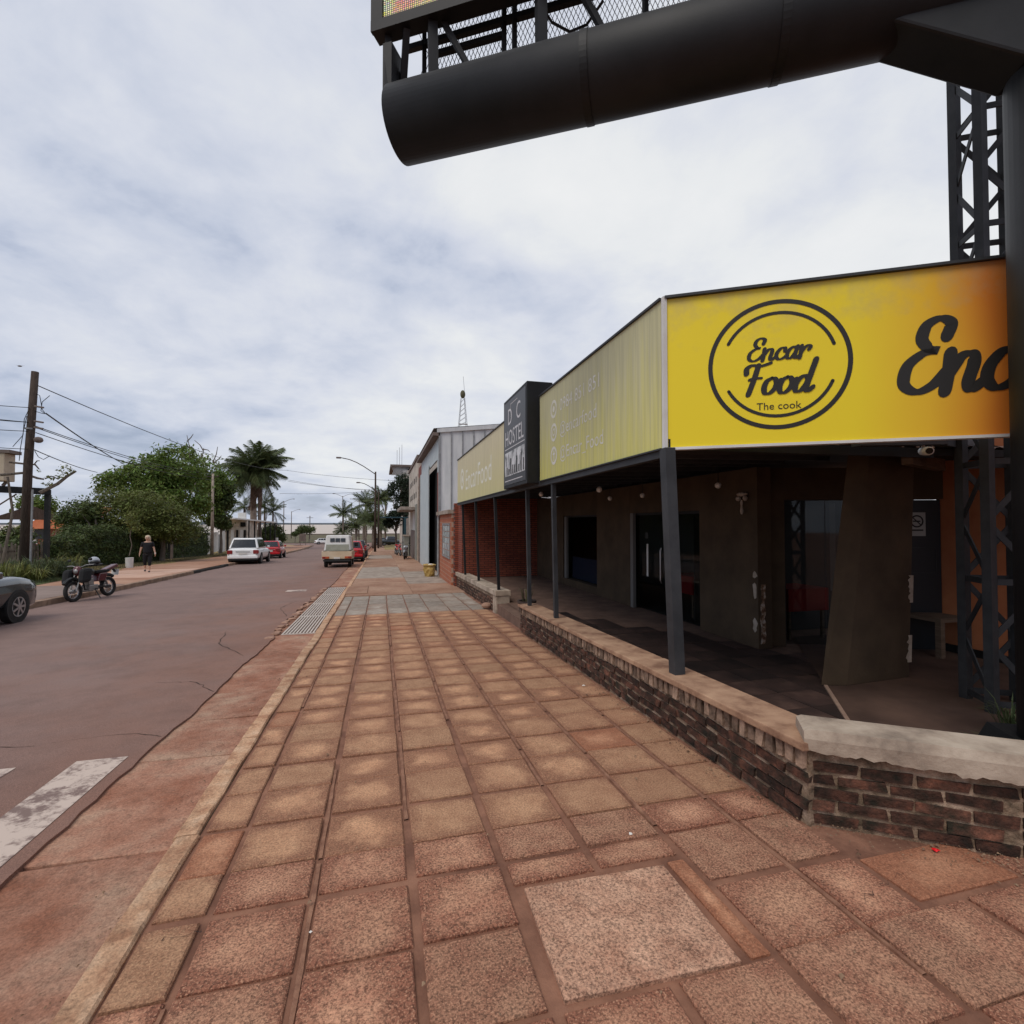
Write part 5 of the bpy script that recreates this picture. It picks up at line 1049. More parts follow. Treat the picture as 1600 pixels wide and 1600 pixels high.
for pts, r_ in (([Q(0, 742), Q(35, 739), Q(58, 747), Q(69, 749)], .06), ([Q(14, 722), Q(40, 725), Q(55, 726), Q(61, 733)], .045), ([Q(53, 726), Q(58, 720), Q(62, 720)], .025), ([Q(62, 770), Q(90, 756), Q(105, 744), Q(119, 736)], .075), ([Q(70, 748), Q(80, 744), Q(90, 748)], .03)): obj('branch', MB().tube(pts, [r_, r_*.9, r_*.8, r_*.55][:len(pts)], 6), 'bark', br)
obj('leaves', leaf_cloud([Q(102, 735), Q(85, 746), Q(75, 756), Q(60, 735)], [(.35, .3, .3), (.4, .2, .12), (.25, .2, .1), (.1, .1, .1)], 160, .07, seed=3), 'leaf_yellow', br)
# picket fence
f0, f1 = gnd(-60, 905, .05), gnd(70, 893, .05); fc = thing('picket_fence', 'weathered wooden picket fence behind long grass', 'fence', tuple((f0+f1)/2)); npk = 46
pm = MB().box(-.035, .035, -.015, .015, 0, 1.35).mesh('picket', mat('picket', (.10, .085, .07), (.24, .2, .16), scale=3, rnd=.4, rough=.9))
for i in range(npk): p_ = f0+(f1-f0)*(i/npk); place('picket', pm, (p_[0], p_[1], p_[2]), (0, random.gauss(0, .03), .5), fc, (1, 1, random.uniform(.9, 1.1)))
for zr in (.35, 1.05): obj('rail', MB().beam((f0[0], f0[1]+.04, f0[2]+zr), (f1[0], f1[1]+.04, f1[2]+zr), .03, .06), 'wood_dark', fc)
# house with orange roof
hz0 = gz(44); ho = thing('brick_house', 'low brick house with an orange tiled roof behind the pole', 'house', (-25, 46, hz0)); H_ = lambda u, v, y=44: aty(u, v, y)
brick_mat('house_brick', (.42, .16, .10), (.36, .12, .08), (.40, .27, .21), .25, .075, 'xz', .012, .3)
a, b = H_(35, 880), H_(98, 880); zw = H_(60, 822)[2]
obj('wall', MB().box(a[0], b[0]-.2, 44, 52, hz0-.3, zw), 'house_brick', ho); obj('pilaster', MB().box(b[0]-.45, b[0]+.05, 43.9, 44.3, hz0-.3, zw), 'cap_pale', ho); obj('white_panel', MB().box(a[0]+.0, a[0]+.9, 43.93, 43.99, H_(48, 850)[2], H_(48, 826)[2]), 'white_paint', ho)
obj('window', MB().box(H_(55, 840)[0], H_(69, 840)[0], 43.9, 43.98, H_(55, 842)[2], H_(55, 827)[2]), mat('pane_grey', (.05, .06, .065), rough=.2), ho)
m = mat('orange_tiles', (.34, .085, .03), (.45, .14, .055), scale=3, rough=.9, bump=1, bscale=6, stretch=(8, 1, 1)); hl, hr = H_(38, 825)[0], H_(103, 825)[0]
rz0, rz1 = H_(60, 826)[2], H_(60, 812)[2]; obj('roof', MB().add([(hl, 43.4, rz0), (hr, 43.4, rz0), (hr-.5, 45.2, rz1), (hl, 45.2, rz1)], [(0,1,2,3)]), 'orange_tiles', ho)
rz2, rz3 = H_(90, 808, 47)[2], H_(90, 795, 47)[2]; obj('upper_roof', MB().add([(hl+2.0, 46.4, rz2-.2), (hr+1.0, 46.4, rz2-.2), (hr+.6, 49.5, rz3+.25), (hl+2.4, 49.5, rz3+.25)], [(0,1,2,3)]), 'orange_tiles', ho); obj('gable', MB().add([(a[0]-3, 45.3, rz1), (H_(88, 812)[0], 45.3, rz1+.02), (H_(66, 802)[0], 45.3, H_(66, 803)[2]), (H_(30, 800)[0], 45.3, H_(30, 797)[2]+.4)], [(0,1,2,3)]), 'wood_dark', ho)
b6 = [blob(60, 790, 50, 1.3), blob(50, 800, 49, 1.2)]; tree('small green tree showing above the brick house roof', (aty(58, 830, 50)[0], 50, gz(50)), b6+blobs_around(b6, 5, .5, 91), 2200, .16, 'leaf_bright', 3.2, .12, seed=91)
# broad-leaf plant at the left edge, ornamental grass clumps
bp = gnd(8, 892, .05); pt_ = thing('broadleaf_plant', 'yellow-green broadleaf plant behind the fence at the left edge', 'plant', tuple(bp))
mb = MB(); rg = np.random.default_rng(12)
for i in range(46):
    a_ = rg.random()*6.28; el = rg.uniform(.1, 1.2); L_ = rg.uniform(.7, 1.3); o = np.array([bp[0]+rg.normal()*.3, bp[1]+rg.normal()*.3, bp[2]+1.5+rg.random()*.6]); d = np.array([math.cos(a_)*math.cos(el), math.sin(a_)*math.cos(el), math.sin(el)*.6]); s_ = np.cross(d, [0, 0, 1]); s_ = s_/np.linalg.norm(s_)*.11
    mb.add([o, o+d*L_*.45+s_, o+d*L_-np.array([0, 0, .35*L_]), o+d*L_*.45-s_], [(0,1,2,3)])
obj('leaves', mb, 'leaf_yellow', pt_); obj('stem', MB().tube([bp, bp+np.array([0, 0, 1.7])], .06, 6), 'bark', pt_)
b7 = [blob(10, 850, 31, (1.4, 1.0, .8)), blob(30, 862, 30, (1.0, .8, .6))]; tree('dark shrub mass behind the picket fence', (aty(12, 885, 31)[0], 31, gz(31)), b7+blobs_around(b7, 5, .5, 93), 4000, .09, 'leaf_hedge', .8, .08, name='shrub', seed=93, limbs=2)
for i in range(13):
    u = 2+i*9.2; v = 912-i*1.3+random.uniform(-3, 6); c_ = gnd(u, v, .05); lb = ['first', 'second', 'third', 'fourth', 'fifth', 'sixth', 'seventh', 'eighth', 'ninth', 'tenth', 'eleventh', 'twelfth', 'thirteenth'][i]+' arching grass clump from the left edge of the verge'
    tag(obj('grass_clump', blades(c_, 130, random.uniform(.7, 1.15), .75, 100+i, .016, .75), 'grass_leaf' if i % 3 else 'leaf_yellow', at=tuple(c_)), lb, 'plant', 'ornamental grass clumps on the left verge')
gb = MB(); rg = np.random.default_rng(5)
for i in range(9000):
    y = rg.uniform(17, 23.8); x = -11.75-abs(rg.normal())*1.6; p_ = np.array([x, y, gz(y)+.06]); a_ = rg.random()*6.28; h_ = rg.uniform(.05, .16); s_ = np.array([math.cos(a_), math.sin(a_), 0])*.006; gb.add([p_-s_, p_+s_, p_+np.array([math.cos(a_+1)*.04, math.sin(a_+1)*.04, h_])], [(0,1,2)])
tag(obj('grass', gb, 'grass_leaf'), 'short green grass along the left verge', 'grass', kind='stuff')
gb = MB()
for i in range(9000):
    y = rg.uniform(26, 56); x = -13.3-abs(rg.normal())*.9; p_ = np.array([x, y, gz(y)+.05]); a_ = rg.random()*6.28; h_ = rg.uniform(.04, .14); s_ = np.array([math.cos(a_), math.sin(a_), 0])*.012; gb.add([p_-s_, p_+s_, p_+np.array([math.cos(a_+1)*.05, math.sin(a_+1)*.05, h_])], [(0,1,2)])
tag(obj('dry_grass_tufts', gb, 'dry_leaf'), 'dry yellowish grass along the foot of the hedge', 'grass', kind='stuff')
# planter with sapling
pn = gnd(202, 887, .05); pl_ = thing('planter', 'white cylinder planter with a thin yellow-green sapling before the hedge', 'planter', tuple(pn))
obj('pot', MB().lathe([(.17, 0), (.19, .55), (.16, .55), (.15, .5)], 18, tuple(pn)), 'white_paint', pl_, smooth=False); T_ = lambda u, v: tuple(above(u, v, pn[0], pn[1]))
obj('stem', MB().tube([T_(202, 868), T_(206, 852), T_(203, 838), T_(206, 822)], [.03, .025, .02, .012], 6), 'bark', pl_)
obj('leaves', leaf_cloud([T_(206, 823), T_(200, 815), T_(212, 818), T_(206, 806), T_(215, 826)], [(.35, .35, .3)]*3+[(.25, .25, .35), (.3, .3, .15)], 420, .06, seed=4, shell=.2), 'leaf_yellow', pl_)
# white garden wall, thin pole, pale building, shelter
wl_a, wl_b = gnd(319, 868, .05), gnd(352, 862, .05); ww = thing('white_garden_wall', 'white garden wall with a pedestrian gate behind the white car', 'wall', tuple((wl_a+wl_b)/2))
for a, b, h_ in ((wl_a, wl_a+(wl_b-wl_a)*.62, 2.0), (wl_a+(wl_b-wl_a)*.78, wl_b, 2.9)): obj('panel', MB().prism([(0, 0), (1, 0), (1, 1), (0, 1)], lambda q, t_: (a[0]+(b[0]-a[0])*q[0]+t_, a[1]+(b[1]-a[1])*q[0], a[2]+h_*q[1]), -.2), 'white_paint', ww)
a, b = wl_a+(wl_b-wl_a)*.63, wl_a+(wl_b-wl_a)*.77; obj('gate', MB().prism([(0, 0), (1, 0), (1, 1), (0, 1)], lambda q, t_: (a[0]+(b[0]-a[0])*q[0]+t_, a[1]+(b[1]-a[1])*q[0], a[2]+1.9*q[1]), -.06), 'galv', ww)
pb_ = gnd(331, 867, .05); gp_ = thing('concrete_pole', 'slim grey concrete pole in front of the white garden wall', 'utility pole', tuple(pb_)); zt2 = above(333, 740, pb_[0], pb_[1])[2]
obj('pole', MB().tube([pb_, (pb_[0], pb_[1], zt2)], [.16, .10], 10), 'concrete', gp_, smooth=True); obj('crossarm', MB().beam((pb_[0]-.5, pb_[1], zt2-.3), (pb_[0]+.5, pb_[1], zt2-.3), .08), 'wood_dark', gp_); obj('insulator', MB().lathe([(.03, 0), (.05, .06), (.03, .12)], 8, (pb_[0]+.4, pb_[1], zt2-.26)), 'slate', gp_)
S_ = lambda u, v, y=68: aty(u, v, y); s0, s1 = S_(352, 860, 66), S_(386, 860, 66); bz = gz(66)
pbld = thing('pale_pavilion', 'low white pavilion with dark doors behind the parked white car', 'building', ((s0[0]+s1[0])/2, 68, bz))
obj('wall', MB().box(s0[0], s1[0], 66, 71, bz, S_(370, 812, 66)[2]), 'old_plaster', pbld); obj('parapet', MB().box(S_(373, 810, 67)[0], S_(385, 810, 67)[0], 66.6, 67, S_(370, 811, 66)[2], S_(370, 801, 67)[2]), 'white_paint', pbld)
for u in (354, 369, 381): obj('door', MB().box(S_(u, 840, 66)[0]-.0, S_(u+3.2, 840, 66)[0], 65.93, 65.99, bz, S_(u, 828, 66)[2]), 'dark_void', pbld)
for u in (361, 375): obj('white_pier', MB().box(S_(u, 840, 66)[0], S_(u+5, 840, 66)[0], 65.9, 65.98, bz, S_(u, 828, 66)[2]), 'white_paint', pbld)
obj('window', MB().box(S_(376, 820, 66)[0], S_(384, 820, 66)[0], 65.92, 65.98, S_(376, 823, 66)[2], S_(376, 816, 66)[2]), 'dark_void', pbld)
shl = thing('post_shelter', 'flat white roofed shelter on thin black posts beyond the parked cars', 'shelter', (S_(410, 850)[0], 68, gz(68)))
r0, r1 = S_(367, 811, 63), S_(431, 817, 74); zr = (r0[2]+r1[2])/2
obj('roof', MB().add([(r0[0], 63, r0[2]), (r1[0], 74, r1[2]), (r1[0]-3, 75, r1[2]), (r0[0]-3, 64, r0[2]), (r0[0], 63, r0[2]+.16), (r1[0], 74, r1[2]+.16), (r1[0]-3, 75, r1[2]+.16), (r0[0]-3, 64, r0[2]+.16)], [(3,2,1,0), (4,5,6,7), (0,1,5,4), (1,2,6,5), (2,3,7,6), (3,0,4,7)]), 'white_paint', shl)
for i in range(6):
    k = .32+.135*i; x, y = r0[0]+(r1[0]-r0[0])*k, 63+11*k; obj('post', MB().box(x-.14, x-.0, y-.06, y+.06, gz(y)-.1, r0[2]+(r1[2]-r0[2])*k), 'black_steel', shl)
obj('end_panel', MB().box(r1[0]-.1, r1[0]+.1, 74.5, 75.2, gz(75), gz(75)+1.6), 'white_paint', shl)
# lamp posts
def street_lamp(label, base, h, arms, r_=.09, m='galv', reach=2.4, rise=1.4, group='street lamps'):
    t = thing('street_lamp', label, 'street lamp', base, group=group); b = Vector(base)
    obj('pole', MB().tube([b, b+Vector((0, 0, h))], [r_*1.25, r_*.8], 10), m, t, smooth=True)
    for ax_ in arms:
        top = b+Vector((0, 0, h)); pts = [top-Vector((0, 0, .3))+Vector((ax_*reach*k, 0, rise*math.sin(k*math.pi/2)+.25*k)) for k in (0, .15, .35, .55, .75, 1)]
        obj('arm', MB().tube(pts, .045, 6), m, t, smooth=True); e = pts[-1]; obj('lamp_head', MB().box(e.x-(.45 if ax_ < 0 else -.05), e.x+(.05 if ax_ < 0 else .45), e.y-.14, e.y+.14, e.z-.1, e.z+.06), 'slate', t, bevel=.03)
    return t
lb_ = gnd(586, 862); street_lamp('nearest tall street lamp with a long curved arm over the road', tuple(lb_), above(585, 737, lb_[0], lb_[1])[2]-lb_[2], (-1,), .11, 'wood_dark', 3.7, 1.5)
q = aty(591, 850, 74); street_lamp('second street lamp, dark pole just behind the nearest one', (q[0], 74, gz(74)), aty(589, 768, 74)[2]-gz(74), (-1,), .11, 'wood_dark', 2.6, 1.3)
for u, v, y, ar, lb in ((535, 775, 150, (-1, 1), 'double-armed lamp nearest behind the truck'), (549, 785, 175, (-1, 1), 'double-armed lamp in the middle of the row'), (558, 792, 200, (-1, 1), 'double-armed lamp farthest along the row'), (561, 783, 160, (-1, 1), 'slim double lamp right of the lamp row'), (443, 783, 150, (1,), 'tall single lamp left, with crossed lights, near the shelter'), (455, 799, 180, (1,), 'single lamp on the left riverside beyond the shelter')):
    q = aty(u, 845, y); street_lamp(lb, (q[0], y, gz(y)), aty(u, v, y)[2]-gz(y), ar, .12, 'slate', 2.3, .7)
q = aty(484, 840, 170); t = thing('flag_pole', 'thin bare pole with short crossarm on the riverside', 'pole', (q[0], 170, gz(170))); zt = aty(484, 806, 170)[2]; obj('pole', MB().tube([(q[0], 170, gz(170)), (q[0], 170, zt)], .12, 6), 'slate', t); obj('crossarm', MB().beam((q[0]-1, 170, zt-.6), (q[0]+1, 170, zt-.6), .12), 'slate', t)
# sign board on legs
sb = gnd(473, 851); sb = (sb[0], 108, gz(108)); x_ = aty(473, 845, 108)[0]; bd = thing('sign_board', 'dark sign board on short legs by the riverside kerb', 'sign', (x_, 108, gz(108))); zA, zB = aty(473, 834, 108)[2], aty(473, 846, 108)[2]
obj('board', MB().box(x_-.6, x_+.6, 108, 108.1, zB, zA), 'slate', bd); [obj('leg', MB().box(x_+s_*.5-.05, x_+s_*.5+.05, 108.1, 108.2, gz(108), zB), 'slate', bd) for s_ in (-1, 1)]
for pts in (((50, 612), (62, 618), (66, 640), (70, 645)), ((78, 618), (66, 628), (64, 642), (70, 646)), ((44, 642), (38, 655), (36, 680), (20, 698)), ((42, 650), (37, 672), (32, 700), (30, 720), (15, 732)), ((54, 704), (60, 714), (68, 718), (78, 712)), ((48, 640), (56, 643), (66, 646), (74, 647))):
    q = [Vector(above(u, v, -13.62, 24.15)) for u, v in pts]; obj('loose_cable', MB().tube([q[0], q[0].lerp(q[1], .5), q[1], q[1].lerp(q[2], .5), q[2], q[2].lerp(q[3], .5), q[3]], .013, 5), 'black_paint', up_, smooth=True)
# overhead wires
def wire(label, a, b, sag, r_=.012, group=None, n=14):
    a, b = np.array(a, float), np.array(b, float); pts = [a+(b-a)*k-np.array([0, 0, 4*sag*k*(1-k)]) for k in np.linspace(0, 1, n)]
    return tag(obj('overhead_wire', MB().tube(pts, r_, 5), 'black_paint', at=tuple(a)), label, 'wire', group)
W0 = lambda u, v: tuple(above(u, v, -13.65, 24.2)); X_ = lambda u, v, y=46: tuple(aty(u, v, y)); g_ = 'overhead wires over the left pavement'
wire('highest long wire sloping from the wooden pole top to the right', W0(58, 602), X_(450, 735, 78), .9, .02, g_); wire('steep thick wire dropping from the wooden pole to the tree', W0(72, 646), X_(192, 724, 45), .1, .03, g_)
for i, (v0, v1) in enumerate(((666, 733), (668, 737), (676, 742))): wire(('upper','middle','lower')[i]+' of three near-parallel wires from the wooden pole towards the grey pole', W0(56, v0), X_(333, v1+8, 52), .35, .017, g_)
wire('low looping wire from the pole into the tree crown', W0(52, 702), X_(152, 738, 44), .1, .02, g_)
for i, (v0, v1, v2) in enumerate(((632, 637, 0), (652, 660, 0), (655, 660, 0), (671, 674, 0), (699, 702, 0))): wire('wire running left from the wooden pole, %s of five' % ('topmost', 'second', 'third', 'fourth', 'lowest')[i], W0(48, v1), tuple(above(-60, v0-4, -20, 18)), .02, .014, g_)
for i, (u0, v0, u1, v1) in enumerate(((448, 735, 640, 752), (440, 748, 600, 768), (450, 752, 605, 766), (437, 771, 610, 765))): wire('thin wire crossing high over the far road, %s' % ('highest of four', 'second of four', 'third of four', 'lowest of four')[i], X_(u0, v0, 78), X_(u1, v1, 70), .25, .02, 'wires crossing the far road')
bd_ = aty(31, 572, 40); mb = MB().sphere(bd_, .09, 6, 4, (1.5, .6, .6)).add([bd_, bd_+np.array([-.3, 0, .08]), bd_+np.array([-.1, .05, .02])], [(0,1,2)]).add([bd_, bd_+np.array([.3, 0, .06]), bd_+np.array([.1, .05, .02])], [(0,1,2)]); tag(obj('bird', mb, 'slate', at=tuple(bd_)), 'tiny bird flying above the wooden pole', 'bird')
# ------------------------------------------------------------------ vehicles
mat('tyre', (.012, .012, .012), (.03, .027, .025), scale=8, rough=.9); mat('rim', (.42, .42, .43), rough=.3, metal=.8); mat('car_glass', (.012, .014, .016), rough=.06, spec=.8); mat('chrome', (.6, .6, .6), rough=.12, metal=1)
mat('paint_white', (.82, .82, .81), rough=.28, spec=.5, coat=.6); mat('paint_red', (.50, .012, .02), rough=.25, coat=.7); mat('paint_dark', (.015, .02, .024), rough=.2, coat=.9); mat('paint_cream', (.55, .42, .27), (.62, .51, .36), scale=2, rough=.45, coat=.2); mat('paint_silver', (.45, .46, .47), rough=.3, coat=.5)
mat('lamp_red', (.22, .012, .012), rough=.2, coat=.6); mat('lamp_amber', (.45, .09, .02), rough=.25, coat=.5); mat('lamp_clear', (.7, .7, .68), rough=.15, coat=.6); mat('black_plastic', (.02, .02, .02), rough=.7); mat('plate', (.62, .6, .56), rough=.5)
def wheel(root, x, y, r_, w, spokes=7, name='wheel', side=-1):
    t = obj(name, MB().lathe([(r_*.62, -w/2), (r_*.92, -w/2), (r_, -w*.36), (r_, w*.36), (r_*.92, w/2), (r_*.62, w/2)], 28, (x, y, r_), 'y'), 'tyre', root, world=False)
    ys_ = y+side*w*.5; obj('rim', MB().lathe([(r_*.63, -.004), (r_*.63, .004), (r_*.58, .012), (r_*.56, .0), (r_*.63, -.004)], 28, (x, ys_, r_), 'y', cap=False), 'rim', t, world=False); mb = MB()
    for i in range(spokes):
        a = 2*math.pi*i/spokes; mb.beam((x+r_*.12*math.cos(a), ys_+side*.008, r_+r_*.12*math.sin(a)), (x+r_*.6*math.cos(a), ys_, r_+r_*.6*math.sin(a)), r_*.13, .02, up=(0, 1, 0))
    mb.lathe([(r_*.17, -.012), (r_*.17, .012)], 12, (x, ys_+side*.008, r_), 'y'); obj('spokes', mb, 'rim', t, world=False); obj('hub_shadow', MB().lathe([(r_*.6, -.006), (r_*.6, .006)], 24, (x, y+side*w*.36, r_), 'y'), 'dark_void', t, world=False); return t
def car(label, loc, rz, paint, L_, W_, H_, wb, r_, low, cab, cat='car', group=None, extras=None, rail=False, name='car', axf=None):
    """local +x is the front. low: (x, z_bottom, z_top, half width) stations; cab: base/top corners"""
    t = thing(name, label, cat, loc, rz, group); t.rotation_euler = (0, 0, rz); mb = MB(); k = 9
    for (x, zb_, zt_, w) in low:
        h = zt_-zb_; pr = [(w*.80, zb_), (w*.97, zb_+h*.16), (w, zb_+h*.45), (w*.99, zb_+h*.74), (w*.93, zb_+h*.93), (w*.78, zt_), (0, zt_+.025)]
        ring = [(x, -a, b) for a, b in pr]+[(x, a, b) for a, b in pr[-2::-1]]; mb.v += ring
    nr = len(ring); mb.f = [(i*nr+j, i*nr+j+1, (i+1)*nr+j+1, (i+1)*nr+j) for i in range(len(low)-1) for j in range(nr-1)]+[(i*nr+nr-1, i*nr, (i+1)*nr, (i+1)*nr+nr-1) for i in range(len(low)-1)]+[tuple(range(nr)), tuple((len(low)-1)*nr+j for j in range(nr))[::-1]]
    body = obj('body', mb, paint, t, world=False, smooth=True)
    for p_ in body.data.polygons: p_.use_smooth = len(p_.vertices) == 4
    (xr0, xf0, zb_, wb0), (xr1, xf1, zt_, wt) = cab; g = [(xr0, wb0, zb_), (xf0, wb0, zb_), (xr1, wt, zt_), (xf1, wt, zt_)]
    cb = MB().add([(xr0, -wb0, zb_), (xf0, -wb0, zb_), (xf0, wb0, zb_), (xr0, wb0, zb_), (xr1, -wt, zt_), (xf1, -wt, zt_), (xf1, wt, zt_), (xr1, wt, zt_)], [(3,2,1,0), (4,5,6,7), (0,1,5,4), (2,3,7,6), (1,2,6,5), (3,0,4,7)]); cabin = obj('cabin', cb, paint, t, world=False, bevel=.09)
    def face(nm, c_, ins, m='car_glass', o=.012):
        c_ = [Vector(q) for q in c_]; n_ = (c_[1]-c_[0]).cross(c_[3]-c_[0]).normalized(); P_ = lambda u, v: (c_[0].lerp(c_[1], u)).lerp(c_[3].lerp(c_[2], u), v)+n_*o
        (u0, u1, v0, v1) = ins; pts = [P_(u0, v0), P_(u1, v0), P_(u1, v1), P_(u0, v1)]; q = MB().add(pts+[p_-n_*.03 for p_ in pts], [(0,1,2,3), (0,4,5,1), (1,5,6,2), (2,6,7,3), (3,7,4,0)]); return obj(nm, q, m, cabin, world=False)
    v = [Vector(q) for q in cb.v]
    face('rear_window', (v[3], v[0], v[4], v[7]), (.07, .93, .10, .86)); face('windscreen', (v[1], v[2], v[6], v[5]), (.05, .95, .06, .9))
    for s_, e_ in ((.05, .30), (.33, .62), (.65, .93)):
        face('side_window', (v[0], v[1], v[5], v[4]), (s_, e_, .12, .88)); face('side_window', (v[2], v[3], v[7], v[6]), (1-e_, 1-s_, .12, .88))
    W2 = W_/2; axf = axf or wb/2
    for x in (axf, axf-wb):
        for s_ in (-1, 1):
            obj('wheel_arch', MB().lathe([(r_*1.07, -.02), (r_*1.07, .02)], 26, (x, s_*(W2-.014), r_*1.02), 'y'), 'black_plastic', t, world=False); wheel(t, x, s_*(W2-.092), r_, .20, side=s_)
    rx = low[0][0]; zs = low[1][2]
    for s_ in (-1, 1):
        obj('tail_light', MB().box(rx+.0, rx+.22, s_*(W2-.34) if s_ < 0 else W2-.34, s_*(W2-.02) if s_ > 0 else -(W2-.34)+.0, zs-.30, zs-.06) if False else MB().box(rx-.03, rx+.16, min(s_*(W2-.36), s_*(W2-.03)), max(s_*(W2-.36), s_*(W2-.03)), zs-.34, zs-.08), 'lamp_red', t, world=False, bevel=.04)
        obj('headlight', MB().box(low[-1][0]-.30, low[-1][0]-.02, min(s_*(W2-.48), s_*(W2-.10)), max(s_*(W2-.48), s_*(W2-.10)), zs-.36, zs-.2), 'lamp_clear', t, world=False, bevel=.04)
        obj('door_mirror', MB().box(cab[0][1]-.35, cab[0][1]-.18, min(s_*(W2-.02), s_*(W2+.14)), max(s_*(W2-.02), s_*(W2+.14)), zb_+.02, zb_+.16), paint, t, world=False, bevel=.03)
        for x in (axf-wb*.42, axf-wb*.80): obj('door_handle', MB().box(x-.09, x+.09, min(s_*(W2-.01), s_*(W2+.015)), max(s_*(W2-.01), s_*(W2+.015)), zb_-.13, zb_-.10), 'chrome', t, world=False)
        if rail: obj('roof_rail', MB().tube([(xr1+.1, s_*(wt-.06), zt_+.03), (xf1-.1, s_*(wt-.06), zt_+.03)], .02, 6), 'chrome', t, world=False)
    obj('bumper', MB().box(rx-.07, rx+.25, -W2*.93, W2*.93, low[1][1]+.06, low[1][1]+.24), paint, t, world=False, bevel=.03); obj('lower_trim', MB().box(rx-.05, rx+.3, -W2*.9, W2*.9, low[1][1]-.06, low[1][1]+.055), 'black_plastic', t, world=False, bevel=.02); obj('number_plate', MB().box(rx-.045, rx-.0, -.24, .24, zs-.36, zs-.24), 'plate', t, world=False); obj('chrome_strip', MB().box(rx-.04, rx, -.42, .42, zs-.2, zs-.165), 'chrome', t, world=False)
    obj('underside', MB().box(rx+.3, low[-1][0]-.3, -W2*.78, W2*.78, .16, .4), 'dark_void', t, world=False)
    if extras: extras(t)
    return t
N90 = math.pi/2
suv_low = [(-2.30, .38, .92, .78), (-2.24, .33, 1.02, .93), (-1.6, .30, 1.06, .95), (0, .30, 1.05, .955), (1.0, .30, 1.03, .955), (1.6, .32, .97, .94), (2.2, .36, .88, .86), (2.33, .42, .78, .70)]
def tilt(t, y): t.rotation_euler = (0, 0, t.rotation_euler[2])
def pitch(t):                           # stand on the sloping street
    t.rotation_mode = 'XYZ'; rz = t.rotation_euler[2]; m = Matrix.Rotation(PITCH, 3, 'X') @ Matrix.Rotation(rz, 3, 'Z'); t.rotation_euler = m.to_euler()
sv_x, sv_y = -8.78, 38.3
pitch(car('white sports utility car parked at the left kerb', (sv_x, sv_y, gz(sv_y)-.10), N90+.03, 'paint_white', 4.6, 1.92, 1.78, 2.8, .37, suv_low, ((-2.16, .98, 1.02, .90), (-1.82, .30, 1.72, .70)), cat='car', rail=True, name='parked_car', group='cars parked along the street'))
hat_low = [(-1.83, .34, .85, .66), (-1.78, .30, .93, .80), (-1.2, .27, .96, .83), (0, .27, .95, .835), (.9, .27, .92, .83), (1.35, .29, .85, .80), (1.75, .33, .74, .70), (1.85, .38, .66, .55)]
hcab = ((-1.74, .85, .93, .78), (-1.42, .22, 1.46, .61))
pitch(car('red hatchback parked ahead of the white car at the left kerb', (-9.0, 46.9, gz(46.9)-.10), N90+.05, 'paint_red', 3.7, 1.68, 1.5, 2.45, .30, hat_low, hcab, name='parked_car', group='cars parked along the street'))
pitch(car('red car parked just beyond the cream pickup', (-2.02, 38.6, gz(38.6)-.10), N90, 'paint_red', 3.7, 1.68, 1.5, 2.45, .30, hat_low, hcab, name='parked_car', group='cars parked along the street'))
pitch(car('dark car parked beyond the red car on the right kerb', (-2.0, 45.5, gz(45.5)-.10), N90, 'paint_dark', 3.9, 1.7, 1.5, 2.5, .31, hat_low, hcab, name='parked_car', group='cars parked along the street'))
sed_low = [(-2.15, .36, .88, .7), (-2.1, .30, .95, .82), (-1.4, .27, .98, .87), (0, .26, .96, .88), (.9, .26, .95, .88), (1.5, .28, .96, .88), (1.85, .22, .92, .88), (2.06, .23, .87, .86), (2.18, .26, .80, .77), (2.23, .33, .71, .6)]
ft_ = gnd(25, 973, -.1); cy_ = ft_[1]-1.44; pitch(car('dark blue-black car cut off by the left edge of the picture', (ft_[0]-.83, cy_, gz(cy_)-.10), N90+.02, 'paint_dark', 4.3, 1.76, 1.48, 2.6, .33, sed_low, ((-1.7, .9, .94, .82), (-1.2, .15, 1.46, .62)), name='parked_car', group='cars parked along the street', axf=1.44))
q = aty(404, 840, 125); q = aty(502, 838, 122); pitch(car('white car on the far riverside avenue', (q[0], 128, gz(128)-.09), .2, 'paint_white', 4.3, 1.75, 1.5, 2.6, .33, sed_low, ((-1.7, .9, .94, .82), (-1.2, .15, 1.46, .62)), name='moving_car'))
q = aty(611, 838, 96); pitch(car('dark pickup parked far right beyond the tree', (q[0], 96, gz(96)-.0), .1, 'paint_dark', 4.3, 1.75, 1.6, 2.6, .36, suv_low, ((-.9, 1.1, 1.02, .88), (-.7, .5, 1.7, .70)), name='parked_car', group='cars parked along the street', cat='pickup'))
q = aty(598, 836, 100); pitch(car('dark car farthest right by the palms', (q[0], 101, gz(101)), .1, 'paint_dark', 3.9, 1.7, 1.5, 2.5, .31, hat_low, hcab, name='parked_car', group='cars parked along the street'))
